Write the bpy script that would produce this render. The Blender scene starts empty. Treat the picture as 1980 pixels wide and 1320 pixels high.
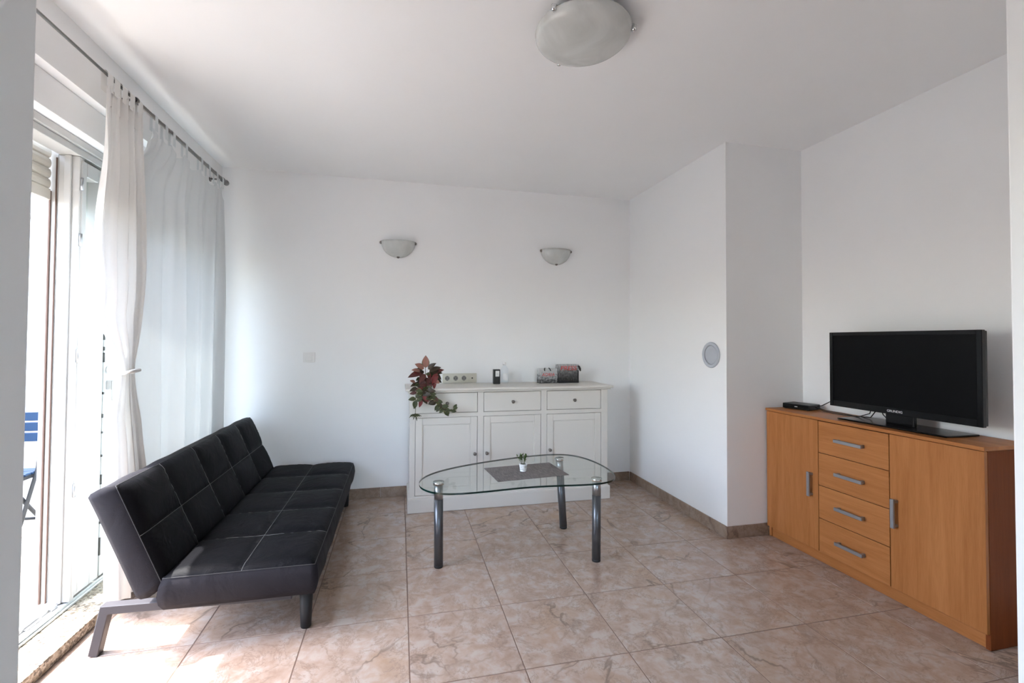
import bpy, bmesh, math, random
from mathutils import Vector, Matrix
random.seed(7)
sc = bpy.context.scene
COL = sc.collection
PI = math.pi

# ------------------------------------------------------------------ camera
F_PX, YAW, PITCH, ROLL, CAM_H = 873.717, 0.225165, 0.0210971, 0.00553099, 1.30354
CX, CY = 973.445, 641.526
cam = bpy.data.cameras.new('camera')
cam.sensor_fit = 'HORIZONTAL'; cam.sensor_width = 36.0
cam.lens = F_PX * 36.0 / 1980.0
cam.shift_x = (990 - CX) / 1980.0
cam.shift_y = (CY - 660) / 1980.0
cam.clip_start = 0.05
camo = bpy.data.objects.new('camera', cam); COL.objects.link(camo)
r_ = Vector((math.cos(YAW), -math.sin(YAW), 0))
f_ = Vector((math.sin(YAW) * math.cos(PITCH), math.cos(YAW) * math.cos(PITCH), math.sin(PITCH)))
u_ = Vector((-math.sin(YAW) * math.sin(PITCH), -math.cos(YAW) * math.sin(PITCH), math.cos(PITCH)))
R_ = r_ * math.cos(ROLL) + u_ * math.sin(ROLL)
U_ = u_ * math.cos(ROLL) - r_ * math.sin(ROLL)
M = Matrix.Identity(4)
for i in range(3):
    M[i][0] = R_[i]; M[i][1] = U_[i]; M[i][2] = -f_[i]
M[2][3] = CAM_H
camo.matrix_world = M
sc.camera = camo

# ------------------------------------------------------------------ sky, sun, exposure
world = bpy.data.worlds.new('sky'); sc.world = world; world.use_nodes = True
wn = world.node_tree; wn.nodes.clear()
SUN_DIR = Vector((0.468, -0.098, -1.0)).normalized()          # direction the light travels
SUN_EL = math.asin(-SUN_DIR.z)
sky = wn.nodes.new('ShaderNodeTexSky'); sky.sky_type = 'NISHITA'; sky.sun_disc = False
sky.sun_elevation = SUN_EL
sky.sun_rotation = math.atan2(-SUN_DIR.x, -SUN_DIR.y)
sky.air_density = 1.0; sky.dust_density = 2.0; sky.ozone_density = 1.0
hs = wn.nodes.new('ShaderNodeHueSaturation'); hs.inputs['Saturation'].default_value = 0.8
bg = wn.nodes.new('ShaderNodeBackground'); bg.inputs['Strength'].default_value = 1.0
wo = wn.nodes.new('ShaderNodeOutputWorld')
wn.links.new(sky.outputs[0], hs.inputs['Color']); wn.links.new(hs.outputs[0], bg.inputs['Color'])
wn.links.new(bg.outputs[0], wo.inputs['Surface'])
sun = bpy.data.lights.new('sun', 'SUN'); sun.energy = 5.5; sun.angle = math.radians(0.6); sun.color = (1.0, 0.985, 0.965)
suno = bpy.data.objects.new('sun', sun); COL.objects.link(suno)
suno.rotation_euler = SUN_DIR.to_track_quat('-Z', 'Y').to_euler()
suno.location = (-4, 1, 6)
sc.view_settings.view_transform = 'Standard'; sc.view_settings.look = 'None'
sc.view_settings.gamma = 1.0; sc.view_settings.use_curve_mapping = False
sc.view_settings.exposure = 1.64
sc.cycles.use_denoising = True
sc.cycles.use_adaptive_sampling = True; sc.cycles.adaptive_threshold = 0.02
sc.cycles.max_bounces = 12; sc.cycles.diffuse_bounces = 7; sc.cycles.glossy_bounces = 4
sc.cycles.transparent_max_bounces = 16; sc.cycles.transmission_bounces = 8
sc.cycles.sample_clamp_indirect = 8.0

# ------------------------------------------------------------------ material helpers
def mat(name, color=(0.8, 0.8, 0.8), rough=0.5, metal=0.0, spec=0.5, coat=0.0):
    m = bpy.data.materials.new(name); m.use_nodes = True
    b = m.node_tree.nodes['Principled BSDF']
    b.inputs['Base Color'].default_value = (*color, 1); b.inputs['Roughness'].default_value = rough
    b.inputs['Metallic'].default_value = metal; b.inputs['Specular IOR Level'].default_value = spec
    b.inputs['Coat Weight'].default_value = coat
    return m
def nd(m, typ, **kw):
    n = m.node_tree.nodes.new(typ)
    for k, v in kw.items():
        if k in n.inputs.keys(): n.inputs[k].default_value = v
        else: setattr(n, k, v)
    return n
def lk(m, a, b): m.node_tree.links.new(a, b)
def pbsdf(m): return m.node_tree.nodes['Principled BSDF']
def ramp(m, stops, interp='LINEAR'):
    n = m.node_tree.nodes.new('ShaderNodeValToRGB'); cr = n.color_ramp; cr.interpolation = interp
    while len(cr.elements) < len(stops): cr.elements.new(0.5)
    for e, (p, c) in zip(cr.elements, stops): e.position = p; e.color = (*c, 1)
    return n
def bump(m, height, strength=0.2, dist=0.01):
    b = nd(m, 'ShaderNodeBump'); b.inputs['Strength'].default_value = strength; b.inputs['Distance'].default_value = dist
    lk(m, height, b.inputs['Height']); lk(m, b.outputs[0], pbsdf(m).inputs['Normal'])
def grain(m, c1, c2, scale=8.0, detail=4.0, bmp=0.0, stretch=(1, 1, 1)):
    tc = nd(m, 'ShaderNodeTexCoord'); mp = nd(m, 'ShaderNodeMapping'); mp.inputs['Scale'].default_value = stretch
    lk(m, tc.outputs['Object'], mp.inputs[0])
    nz = nd(m, 'ShaderNodeTexNoise'); nz.inputs['Scale'].default_value = scale; nz.inputs['Detail'].default_value = detail
    lk(m, mp.outputs[0], nz.inputs['Vector'])
    rp = ramp(m, [(0.35, c1), (0.65, c2)]); lk(m, nz.outputs[0], rp.inputs[0]); lk(m, rp.outputs[0], pbsdf(m).inputs['Base Color'])
    if bmp: bump(m, nz.outputs[0], bmp, 0.004)
    return m

def wall_paint(name, c):
    m = mat(name, c, 0.75, spec=0.25)
    k = 0.985
    grain(m, tuple(x * k for x in c), c, 2.2, 5, 0.04)
    return m
M_WALL = wall_paint('white_wall_paint', (0.902, 0.906, 0.908))
M_CEIL = wall_paint('white_ceiling_paint', (0.902, 0.906, 0.908))
M_OUT = wall_paint('white_render', (0.62, 0.62, 0.61))

def marble(name, lo, mid, hi, vein, orange, rough):
    m = mat(name, mid, rough, spec=0.5)
    tc = nd(m, 'ShaderNodeTexCoord'); oi = nd(m, 'ShaderNodeObjectInfo')
    mul = nd(m, 'ShaderNodeVectorMath', operation='SCALE'); mul.inputs['Scale'].default_value = 60.0
    cmb = nd(m, 'ShaderNodeCombineXYZ'); lk(m, oi.outputs['Random'], cmb.inputs[0]); lk(m, oi.outputs['Random'], cmb.inputs[1]); lk(m, oi.outputs['Random'], cmb.inputs[2])
    lk(m, cmb.outputs[0], mul.inputs[0])
    add = nd(m, 'ShaderNodeVectorMath', operation='ADD'); lk(m, tc.outputs['Object'], add.inputs[0]); lk(m, mul.outputs[0], add.inputs[1])
    n1 = nd(m, 'ShaderNodeTexNoise', Scale=13.0, Detail=8.0, Roughness=0.66, Distortion=0.35); lk(m, add.outputs[0], n1.inputs['Vector'])
    base = ramp(m, [(0.36, lo), (0.5, mid), (0.62, hi)]); lk(m, n1.outputs[0], base.inputs[0])
    # long meandering veins: thin bands where a distorted noise crosses its middle
    n2 = nd(m, 'ShaderNodeTexNoise', Scale=1.7, Detail=5.0, Roughness=0.55, Distortion=0.6); lk(m, add.outputs[0], n2.inputs['Vector'])
    v1 = ramp(m, [(0.486, (0, 0, 0)), (0.498, (1, 1, 1)), (0.502, (1, 1, 1)), (0.514, (0, 0, 0))]); lk(m, n2.outputs[0], v1.inputs[0])
    n3 = nd(m, 'ShaderNodeTexNoise', Scale=5.5, Detail=7.0, Roughness=0.72, Distortion=0.5)
    mp = nd(m, 'ShaderNodeMapping'); mp.inputs['Location'].default_value = (3.7, 9.1, 1.3); lk(m, add.outputs[0], mp.inputs[0]); lk(m, mp.outputs[0], n3.inputs['Vector'])
    v2 = ramp(m, [(0.478, (0, 0, 0)), (0.497, (0.62, 0.62, 0.62)), (0.503, (0.62, 0.62, 0.62)), (0.522, (0, 0, 0))]); lk(m, n3.outputs[0], v2.inputs[0])
    n4 = nd(m, 'ShaderNodeTexNoise', Scale=3.0, Detail=3.0); mp2 = nd(m, 'ShaderNodeMapping'); mp2.inputs['Location'].default_value = (13.7, 2.1, 5.3)
    lk(m, add.outputs[0], mp2.inputs[0]); lk(m, mp2.outputs[0], n4.inputs['Vector'])
    om = ramp(m, [(0.55, (0, 0, 0)), (0.75, (0.55, 0.55, 0.55))]); lk(m, n4.outputs[0], om.inputs[0])
    mx0 = nd(m, 'ShaderNodeMix', data_type='RGBA'); lk(m, om.outputs[0], mx0.inputs[0]); lk(m, base.outputs[0], mx0.inputs[6]); mx0.inputs[7].default_value = (*orange, 1)
    mx1 = nd(m, 'ShaderNodeMix', data_type='RGBA'); lk(m, v2.outputs[0], mx1.inputs[0]); lk(m, mx0.outputs[2], mx1.inputs[6]); mx1.inputs[7].default_value = (*[0.5 * (a + b) for a, b in zip(vein, lo)], 1)
    mg = nd(m, 'ShaderNodeMath', operation='MULTIPLY'); lk(m, v1.outputs[0], mg.inputs[0])
    gate = ramp(m, [(0.42, (0, 0, 0)), (0.6, (0.8, 0.8, 0.8))]); lk(m, n4.outputs[0], gate.inputs[0]); lk(m, gate.outputs[0], mg.inputs[1])
    mx2 = nd(m, 'ShaderNodeMix', data_type='RGBA'); lk(m, mg.outputs[0], mx2.inputs[0]); lk(m, mx1.outputs[2], mx2.inputs[6]); mx2.inputs[7].default_value = (*vein, 1)
    lk(m, mx2.outputs[2], pbsdf(m).inputs['Base Color'])
    return m
M_TILE = marble('pink_marble_tile', (0.375, 0.265, 0.205), (0.44, 0.332, 0.27), (0.475, 0.395, 0.345), (0.20, 0.145, 0.115), (0.44, 0.285, 0.175), 0.15)
M_BASE = marble('brown_marble_skirting', (0.24, 0.17, 0.125), (0.31, 0.23, 0.175), (0.36, 0.28, 0.225), (0.16, 0.105, 0.08), (0.30, 0.195, 0.12), 0.3)
M_BALC = marble('pale_balcony_tile', (0.42, 0.38, 0.32), (0.48, 0.44, 0.38), (0.53, 0.49, 0.43), (0.3, 0.25, 0.2), (0.45, 0.38, 0.28), 0.4)
M_GROUT = mat('brown_grout', (0.20, 0.13, 0.10), 0.9)

def granite():
    m = mat('speckled_granite', (0.4, 0.34, 0.25), 0.35)
    tc = nd(m, 'ShaderNodeTexCoord')
    vo = nd(m, 'ShaderNodeTexVoronoi', Scale=110.0); lk(m, tc.outputs['Object'], vo.inputs['Vector'])
    nz = nd(m, 'ShaderNodeTexNoise', Scale=60.0, Detail=4.0); lk(m, tc.outputs['Object'], nz.inputs['Vector'])
    r1 = ramp(m, [(0.0, (0.05, 0.04, 0.03)), (0.28, (0.18, 0.145, 0.10)), (0.55, (0.29, 0.25, 0.185)), (1.0, (0.40, 0.36, 0.30))])
    s = nd(m, 'ShaderNodeSeparateColor'); lk(m, vo.outputs['Color'], s.inputs[0])
    ad = nd(m, 'ShaderNodeMath', operation='MULTIPLY'); lk(m, s.outputs[0], ad.inputs[0])
    sc2 = nd(m, 'ShaderNodeMath', operation='MULTIPLY'); lk(m, nz.outputs[0], sc2.inputs[0]); sc2.inputs[1].default_value = 2.0
    lk(m, sc2.outputs[0], ad.inputs[1]); lk(m, ad.outputs[0], r1.inputs[0]); lk(m, r1.outputs[0], pbsdf(m).inputs['Base Color'])
    return m
M_GRAN = granite()

def wood(name, c1, c2, axis):
    m = mat(name, c1, 0.4, spec=0.25)
    st = {'z': (14, 14, 0.9), 'y': (14, 0.9, 14)}[axis]
    tc = nd(m, 'ShaderNodeTexCoord'); oi = nd(m, 'ShaderNodeObjectInfo')
    mu = nd(m, 'ShaderNodeMath', operation='MULTIPLY'); lk(m, oi.outputs['Random'], mu.inputs[0]); mu.inputs[1].default_value = 7.0
    cm = nd(m, 'ShaderNodeCombineXYZ'); [lk(m, mu.outputs[0], cm.inputs[i]) for i in range(3)]
    ad = nd(m, 'ShaderNodeVectorMath', operation='ADD'); lk(m, tc.outputs['Object'], ad.inputs[0]); lk(m, cm.outputs[0], ad.inputs[1])
    mp = nd(m, 'ShaderNodeMapping'); mp.inputs['Scale'].default_value = st; lk(m, ad.outputs[0], mp.inputs[0])
    nz = nd(m, 'ShaderNodeTexNoise', Scale=1.6, Detail=8.0, Roughness=0.6, Distortion=0.7); lk(m, mp.outputs[0], nz.inputs['Vector'])
    mp2 = nd(m, 'ShaderNodeMapping'); mp2.inputs['Scale'].default_value = tuple(s * 5 for s in st); lk(m, ad.outputs[0], mp2.inputs[0])
    nf = nd(m, 'ShaderNodeTexNoise', Scale=3.0, Detail=4.0); lk(m, mp2.outputs[0], nf.inputs['Vector'])
    mm = nd(m, 'ShaderNodeMath', operation='MULTIPLY_ADD'); lk(m, nf.outputs[0], mm.inputs[0]); mm.inputs[1].default_value = 0.35; lk(m, nz.outputs[0], mm.inputs[2])
    rp = ramp(m, [(0.45, c1), (0.9, c2)]); lk(m, mm.outputs[0], rp.inputs[0]); lk(m, rp.outputs[0], pbsdf(m).inputs['Base Color'])
    return m
W1, W2 = (0.355, 0.128, 0.034), (0.50, 0.205, 0.068)
M_WOODZ = wood('beech_veneer_upright', W1, W2, 'z')
M_WOODY = wood('beech_veneer_lengthwise', W1, W2, 'y')
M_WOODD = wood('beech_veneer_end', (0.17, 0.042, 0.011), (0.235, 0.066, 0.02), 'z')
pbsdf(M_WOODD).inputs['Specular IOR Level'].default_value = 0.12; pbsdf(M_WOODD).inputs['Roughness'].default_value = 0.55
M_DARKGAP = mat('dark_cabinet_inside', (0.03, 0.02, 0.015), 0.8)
M_WHITE = grain(mat('warm_white_lacquer', (0.71, 0.68, 0.63), 0.38), (0.70, 0.67, 0.62), (0.72, 0.69, 0.64), 1.5)
M_WGAP = mat('shadow_gap_grey', (0.25, 0.24, 0.23), 0.8)
M_PVC = mat('white_pvc_frame', (0.52, 0.52, 0.505), 0.4)
M_ALU = mat('grey_aluminium_track', (0.55, 0.57, 0.56), 0.35, 0.6)
M_SLAT = mat('cream_shutter_slat', (0.52, 0.49, 0.43), 0.5)
M_BRUSH = mat('brown_brush_seal', (0.13, 0.08, 0.06), 0.9)
M_STEEL = mat('brushed_steel', (0.42, 0.43, 0.44), 0.35, 1.0)
M_CHROME = mat('chrome', (0.75, 0.76, 0.77), 0.12, 1.0)
M_HANDLE = mat('grey_metal_handle', (0.36, 0.37, 0.39), 0.4, 0.75)
M_LEGG = mat('dark_grey_metal_leg', (0.12, 0.125, 0.135), 0.32, 0.75)
M_KNOB = mat('pewter_knob', (0.22, 0.20, 0.18), 0.35, 0.85)
M_ROD = mat('grey_curtain_rod', (0.22, 0.215, 0.21), 0.4, 0.6)
M_PLAST = mat('ivory_plastic', (0.66, 0.64, 0.56), 0.35)
M_SWITCH = mat('white_plastic', (0.80, 0.80, 0.79), 0.3)
M_HOLE = mat('dark_socket_hole', (0.04, 0.04, 0.035), 0.6)
M_BLACKP = mat('black_gloss_plastic', (0.003, 0.003, 0.0035), 0.2, spec=0.3)
M_BLACKM = mat('black_matt_plastic', (0.012, 0.012, 0.013), 0.45)
M_SCREEN = mat('black_screen', (0.0025, 0.0025, 0.003), 0.3, spec=0.12)
M_LOGO = mat('silver_logo', (0.75, 0.75, 0.77), 0.4)
M_CABLE = mat('black_cable', (0.01, 0.01, 0.01), 0.5)
M_RAIL = mat('grey_sofa_metal', (0.055, 0.052, 0.058), 0.5, 0.0, 0.3)
M_BLEG = mat('black_wood_leg', (0.008, 0.008, 0.009), 0.5)
M_STITCH = mat('pale_grey_stitching', (0.16, 0.16, 0.155), 0.8)
M_PIPE = mat('dark_grey_piping', (0.035, 0.035, 0.037), 0.7)
M_VENT = mat('blue_grey_vent', (0.47, 0.50, 0.55), 0.5)
M_BLUE = mat('blue_painted_slat', (0.009, 0.028, 0.066), 0.5, spec=0.2)
M_CHFR = mat('dark_grey_chair_metal', (0.025, 0.027, 0.03), 0.5, 0.0, 0.3)
M_POT = mat('white_ceramic_pot', (0.80, 0.80, 0.78), 0.45)
M_SOIL = mat('dark_soil', (0.02, 0.015, 0.012), 0.95)
M_LABEL = mat('white_paper_label', (0.75, 0.75, 0.75), 0.6)
M_RED = mat('red_lettering', (0.62, 0.05, 0.035), 0.5)
M_BLACKI = mat('black_print', (0.01, 0.01, 0.01), 0.5)

def leather():
    m = mat('black_leatherette', (0.0045, 0.0045, 0.006), 0.55, spec=0.10)
    tc = nd(m, 'ShaderNodeTexCoord')
    nz = nd(m, 'ShaderNodeTexNoise', Scale=7.0, Detail=5.0, Distortion=1.0); lk(m, tc.outputs['Object'], nz.inputs['Vector'])
    n2 = nd(m, 'ShaderNodeTexNoise', Scale=260.0, Detail=2.0); lk(m, tc.outputs['Object'], n2.inputs['Vector'])
    ad = nd(m, 'ShaderNodeMath', operation='MULTIPLY_ADD'); lk(m, n2.outputs[0], ad.inputs[0]); ad.inputs[1].default_value = 0.06; lk(m, nz.outputs[0], ad.inputs[2])
    bump(m, ad.outputs[0], 0.6, 0.014)
    return m
M_LEA = leather()
def lit_side_leather():
    m = leather(); m.name = 'leatherette_lit_side'
    pbsdf(m).inputs['Base Color'].default_value = (0.019, 0.0175, 0.021, 1); pbsdf(m).inputs['Roughness'].default_value = 0.65  # leatherette copy for the sofa sides, bounced sunlight painted in as a lighter tone
    return m
M_LSIDE = lit_side_leather()

def glassy(name, tint, refl=1.0, ior=1.5, rough=0.0):
    m = bpy.data.materials.new(name); m.use_nodes = True; t = m.node_tree; t.nodes.clear()
    tr = t.nodes.new('ShaderNodeBsdfTransparent'); tr.inputs[0].default_value = (*tint, 1)
    gl = t.nodes.new('ShaderNodeBsdfGlossy'); gl.inputs['Roughness'].default_value = rough
    fr = t.nodes.new('ShaderNodeFresnel'); fr.inputs[0].default_value = ior
    mu = t.nodes.new('ShaderNodeMath'); mu.operation = 'MULTIPLY'; mu.inputs[1].default_value = refl
    mx = t.nodes.new('ShaderNodeMixShader'); o = t.nodes.new('ShaderNodeOutputMaterial')
    ge = t.nodes.new('ShaderNodeNewGeometry'); inv = t.nodes.new('ShaderNodeMath'); inv.operation = 'SUBTRACT'; inv.inputs[0].default_value = 1.0
    m3 = t.nodes.new('ShaderNodeMath'); m3.operation = 'MULTIPLY'
    t.links.new(ge.outputs['Backfacing'], inv.inputs[1]); t.links.new(inv.outputs[0], m3.inputs[1])
    t.links.new(fr.outputs[0], mu.inputs[0]); t.links.new(mu.outputs[0], m3.inputs[0]); t.links.new(m3.outputs[0], mx.inputs[0])
    t.links.new(tr.outputs[0], mx.inputs[1]); t.links.new(gl.outputs[0], mx.inputs[2]); t.links.new(mx.outputs[0], o.inputs[0])
    return m
M_GLASS = glassy('clear_window_glass', (0.94, 0.97, 0.96))
M_TGLASS = glassy('clear_table_glass', (0.955, 0.975, 0.965), 0.8)
M_TEDGE = mat('dark_green_glass_edge', (0.002, 0.018, 0.013), 0.15)
M_CLEARP = glassy('clear_plastic', (0.96, 0.97, 0.985), 0.8, 1.4, 0.1)

def cloth(name, col, trans, transp):
    m = bpy.data.materials.new(name); m.use_nodes = True; t = m.node_tree; t.nodes.clear()
    di = t.nodes.new('ShaderNodeBsdfDiffuse'); di.inputs[0].default_value = (*col, 1)
    tl = t.nodes.new('ShaderNodeBsdfTranslucent'); tl.inputs[0].default_value = (*col, 1)
    tp = t.nodes.new('ShaderNodeBsdfTransparent')
    m1 = t.nodes.new('ShaderNodeMixShader'); m1.inputs[0].default_value = trans
    m2 = t.nodes.new('ShaderNodeMixShader'); m2.inputs[0].default_value = transp
    o = t.nodes.new('ShaderNodeOutputMaterial')
    t.links.new(di.outputs[0], m1.inputs[1]); t.links.new(tl.outputs[0], m1.inputs[2])
    t.links.new(m1.outputs[0], m2.inputs[1]); t.links.new(tp.outputs[0], m2.inputs[2]); t.links.new(m2.outputs[0], o.inputs[0])
    return m
M_LINEN = cloth('white_linen_curtain', (0.82, 0.81, 0.79), 0.14, 0.0)
M_SHEER = cloth('white_sheer_curtain', (0.75, 0.78, 0.79), 0.07, 0.015)

def alabaster():
    m = mat('alabaster_glass', (0.62, 0.62, 0.59), 0.22, spec=0.5)
    grain(m, (0.52, 0.535, 0.515), (0.62, 0.635, 0.615), 5, 3)
    nz = m.node_tree.nodes.get('Noise Texture'); nz.inputs['Distortion'].default_value = 1.8
    return m
M_ALAB = alabaster()
def weave():
    m = mat('woven_grey_placemat', (0.2, 0.18, 0.17), 0.75)
    tc = nd(m, 'ShaderNodeTexCoord'); outs = []
    for s in ((18, 260, 1), (260, 18, 1)):
        mp = nd(m, 'ShaderNodeMapping'); mp.inputs['Scale'].default_value = s; lk(m, tc.outputs['Object'], mp.inputs[0])
        nz = nd(m, 'ShaderNodeTexNoise', Scale=1.0, Detail=2.0); lk(m, mp.outputs[0], nz.inputs['Vector']); outs.append(nz)
    ad = nd(m, 'ShaderNodeMath', operation='ADD'); lk(m, outs[0].outputs[0], ad.inputs[0]); lk(m, outs[1].outputs[0], ad.inputs[1])
    rp = ramp(m, [(0.35, (0.06, 0.052, 0.05)), (0.65, (0.26, 0.235, 0.225))])
    hf = nd(m, 'ShaderNodeMath', operation='MULTIPLY'); lk(m, ad.outputs[0], hf.inputs[0]); hf.inputs[1].default_value = 0.5
    lk(m, hf.outputs[0], rp.inputs[0]); lk(m, rp.outputs[0], pbsdf(m).inputs['Base Color']); return m
M_MAT = weave()
def photo_print(name, stops, scale, loc):
    m = mat(name, (0.3, 0.3, 0.3), 0.35)
    tc = nd(m, 'ShaderNodeTexCoord'); mp = nd(m, 'ShaderNodeMapping'); mp.inputs['Scale'].default_value = scale; mp.inputs['Location'].default_value = loc
    lk(m, tc.outputs['Object'], mp.inputs[0])
    nz = nd(m, 'ShaderNodeTexNoise', Scale=1.0, Detail=6.0, Roughness=0.7); lk(m, mp.outputs[0], nz.inputs['Vector'])
    sp = nd(m, 'ShaderNodeSeparateXYZ'); lk(m, tc.outputs['Object'], sp.inputs[0])
    gm = nd(m, 'ShaderNodeMath', operation='MULTIPLY_ADD'); lk(m, sp.outputs[2], gm.inputs[0]); gm.inputs[1].default_value = 3.2; lk(m, nz.outputs[0], gm.inputs[2])
    rp = ramp(m, stops); lk(m, gm.outputs[0], rp.inputs[0]); lk(m, rp.outputs[0], pbsdf(m).inputs['Base Color']); return m
M_BAG1 = photo_print('light_city_photo_print', [(0.5, (0.02, 0.02, 0.02)), (0.62, (0.18, 0.18, 0.18)), (0.75, (0.42, 0.43, 0.43)), (0.95, (0.5, 0.5, 0.5))], (45, 45, 60), (0, 0, 0))
M_BAG2 = photo_print('dark_city_photo_print', [(0.55, (0.008, 0.008, 0.008)), (0.78, (0.10, 0.10, 0.10)), (0.9, (0.24, 0.24, 0.24)), (1.0, (0.42, 0.42, 0.42))], (90, 90, 40), (4, 0, 0))

def leafmat(name, edge, mid, vein):
    m = mat(name, mid, 0.45)
    tc = nd(m, 'ShaderNodeTexCoord'); sp = nd(m, 'ShaderNodeSeparateXYZ'); lk(m, tc.outputs['Object'], sp.inputs[0])
    ab = nd(m, 'ShaderNodeMath', operation='ABSOLUTE'); lk(m, sp.outputs[0], ab.inputs[0])
    nz = nd(m, 'ShaderNodeTexNoise', Scale=35.0, Detail=3.0); lk(m, tc.outputs['Object'], nz.inputs['Vector'])
    mm = nd(m, 'ShaderNodeMath', operation='MULTIPLY_ADD'); lk(m, nz.outputs[0], mm.inputs[0]); mm.inputs[1].default_value = 0.35
    sc3 = nd(m, 'ShaderNodeMath', operation='MULTIPLY'); lk(m, ab.outputs[0], sc3.inputs[0]); sc3.inputs[1].default_value = 2.2
    lk(m, sc3.outputs[0], mm.inputs[2])
    rp = ramp(m, [(0.12, vein), (0.22, mid), (0.62, mid), (0.85, edge)]); lk(m, mm.outputs[0], rp.inputs[0]); lk(m, rp.outputs[0], pbsdf(m).inputs['Base Color']); return m
L_BURG = leafmat('burgundy_leaf', (0.02, 0.028, 0.008), (0.085, 0.020, 0.018), (0.17, 0.07, 0.05))
L_PINK = leafmat('pink_green_leaf', (0.05, 0.10, 0.03), (0.32, 0.14, 0.11), (0.13, 0.17, 0.05))
L_DARK = leafmat('dark_green_leaf', (0.012, 0.022, 0.006), (0.035, 0.022, 0.012), (0.09, 0.09, 0.03))
L_OLIVE = leafmat('yellow_green_leaf', (0.22, 0.22, 0.07), (0.035, 0.045, 0.012), (0.16, 0.17, 0.05))
L_RED = leafmat('red_leaf', (0.05, 0.012, 0.010), (0.16, 0.018, 0.018), (0.20, 0.05, 0.04))
L_BOX = leafmat('boxwood_leaf', (0.10, 0.17, 0.02), (0.045, 0.10, 0.012), (0.20, 0.27, 0.05))
M_STEM = mat('green_brown_stem', (0.09, 0.10, 0.035), 0.6)

# ------------------------------------------------------------------ mesh helpers
def tag(o, label=None, cat=None, group=None, kind=None):
    if label: o['label'] = label
    if cat: o['category'] = cat
    if group: o['group'] = group
    if kind: o['kind'] = kind
    return o
def link(o, parent=None):
    COL.objects.link(o)
    if parent is not None: o.parent = parent
    return o
def thing(name, label, cat, loc=(0, 0, 0), rz=0, group=None):
    o = bpy.data.objects.new(name, None); o.empty_display_size = 0.1; link(o)
    o.location = loc; o.rotation_euler = (0, 0, rz); return tag(o, label, cat, group)
def struct_empty(name, loc=(0, 0, 0)):
    o = bpy.data.objects.new(name, None); link(o); o.location = loc; return tag(o, kind='structure')
def fin(name, bm, m, parent=None, smooth=False, loc=None):
    me = bpy.data.meshes.new(name); bmesh.ops.recalc_face_normals(bm, faces=bm.faces[:]); bm.to_mesh(me); bm.free()
    ms = m if isinstance(m, (list, tuple)) else [m]
    for x in ms: me.materials.append(x)
    if smooth:
        for p in me.polygons: p.use_smooth = True
    o = bpy.data.objects.new(name, me); link(o, parent)
    if loc: o.location = loc
    return o
def share(name, o, parent=None, loc=(0, 0, 0), rot=(0, 0, 0), scale=(1, 1, 1)):
    c = bpy.data.objects.new(name, o.data); link(c, parent); c.location = loc; c.rotation_euler = rot; c.scale = scale; return c
def B(bm, x0, x1, y0, y1, z0, z1, bev=0.0, seg=2):
    vs = [bm.verts.new((x, y, z)) for x in (x0, x1) for y in (y0, y1) for z in (z0, z1)]
    fs = [bm.faces.new([vs[i] for i in q]) for q in ((0, 1, 3, 2), (4, 6, 7, 5), (0, 4, 5, 1), (2, 3, 7, 6), (0, 2, 6, 4), (1, 5, 7, 3))]
    if bev > 0:
        es = list({e for f in fs for e in f.edges})
        bmesh.ops.bevel(bm, geom=es, offset=bev, segments=seg, affect='EDGES', profile=0.5)
def box(name, m, parent, x0, x1, y0, y1, z0, z1, bev=0.0, seg=2):
    bm = bmesh.new(); B(bm, x0, x1, y0, y1, z0, z1, bev, seg); return fin(name, bm, m, parent)
def frame_of(d):
    d = Vector(d).normalized(); a = Vector((0, 0, 1)) if abs(d.z) < 0.9 else Vector((1, 0, 0))
    s = d.cross(a).normalized(); return s, s.cross(d).normalized()
def TUBE(bm, pts, rad, n=10, caps=True):
    pts = [Vector(p) for p in pts]; rs = rad if isinstance(rad, (list, tuple)) else [rad] * len(pts)
    rings = []; s0 = None
    for i, p in enumerate(pts):
        d = (pts[min(i + 1, len(pts) - 1)] - pts[max(i - 1, 0)]).normalized()
        if s0 is None: s, t = frame_of(d)
        else:
            s = (s0 - d * s0.dot(d)).normalized(); t = s.cross(d)
        s0 = s
        rings.append([bm.verts.new(p + (s * math.cos(2 * PI * k / n) + t * math.sin(2 * PI * k / n)) * rs[i]) for k in range(n)])
    for a, b in zip(rings, rings[1:]):
        for k in range(n): bm.faces.new((a[k], a[(k + 1) % n], b[(k + 1) % n], b[k]))
    if caps: bm.faces.new(rings[0][::-1]); bm.faces.new(rings[-1])
def tube(name, m, parent, pts, rad, n=10, smooth=True):
    bm = bmesh.new(); TUBE(bm, pts, rad, n); o = fin(name, bm, m, parent, smooth); return o
def LATHE(bm, prof, n=24, c=(0, 0, 0), a0=0.0, a1=2 * PI, axis='z'):
    full = abs(a1 - a0 - 2 * PI) < 1e-6; cnt = n if full else n + 1; rings = []
    for r, z in prof:
        ring = []
        for k in range(cnt):
            a = a0 + (a1 - a0) * k / n; p = Vector((r * math.cos(a), r * math.sin(a), z))
            if axis == 'y': p = Vector((p.x, -p.z, p.y))
            if axis == 'x': p = Vector((-p.z, p.x, p.y))
            ring.append(bm.verts.new(p + Vector(c)))
        rings.append(ring)
    for a, b in zip(rings, rings[1:]):
        for k in range(n): bm.faces.new((a[k], a[(k + 1) % cnt], b[(k + 1) % cnt], b[k]))
    return rings
def lathe(name, m, parent, prof, n=24, c=(0, 0, 0), axis='z', smooth=True):
    bm = bmesh.new(); LATHE(bm, prof, n, c, axis=axis); bmesh.ops.remove_doubles(bm, verts=bm.verts[:], dist=1e-5)
    return fin(name, bm, m, parent, smooth)
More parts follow.
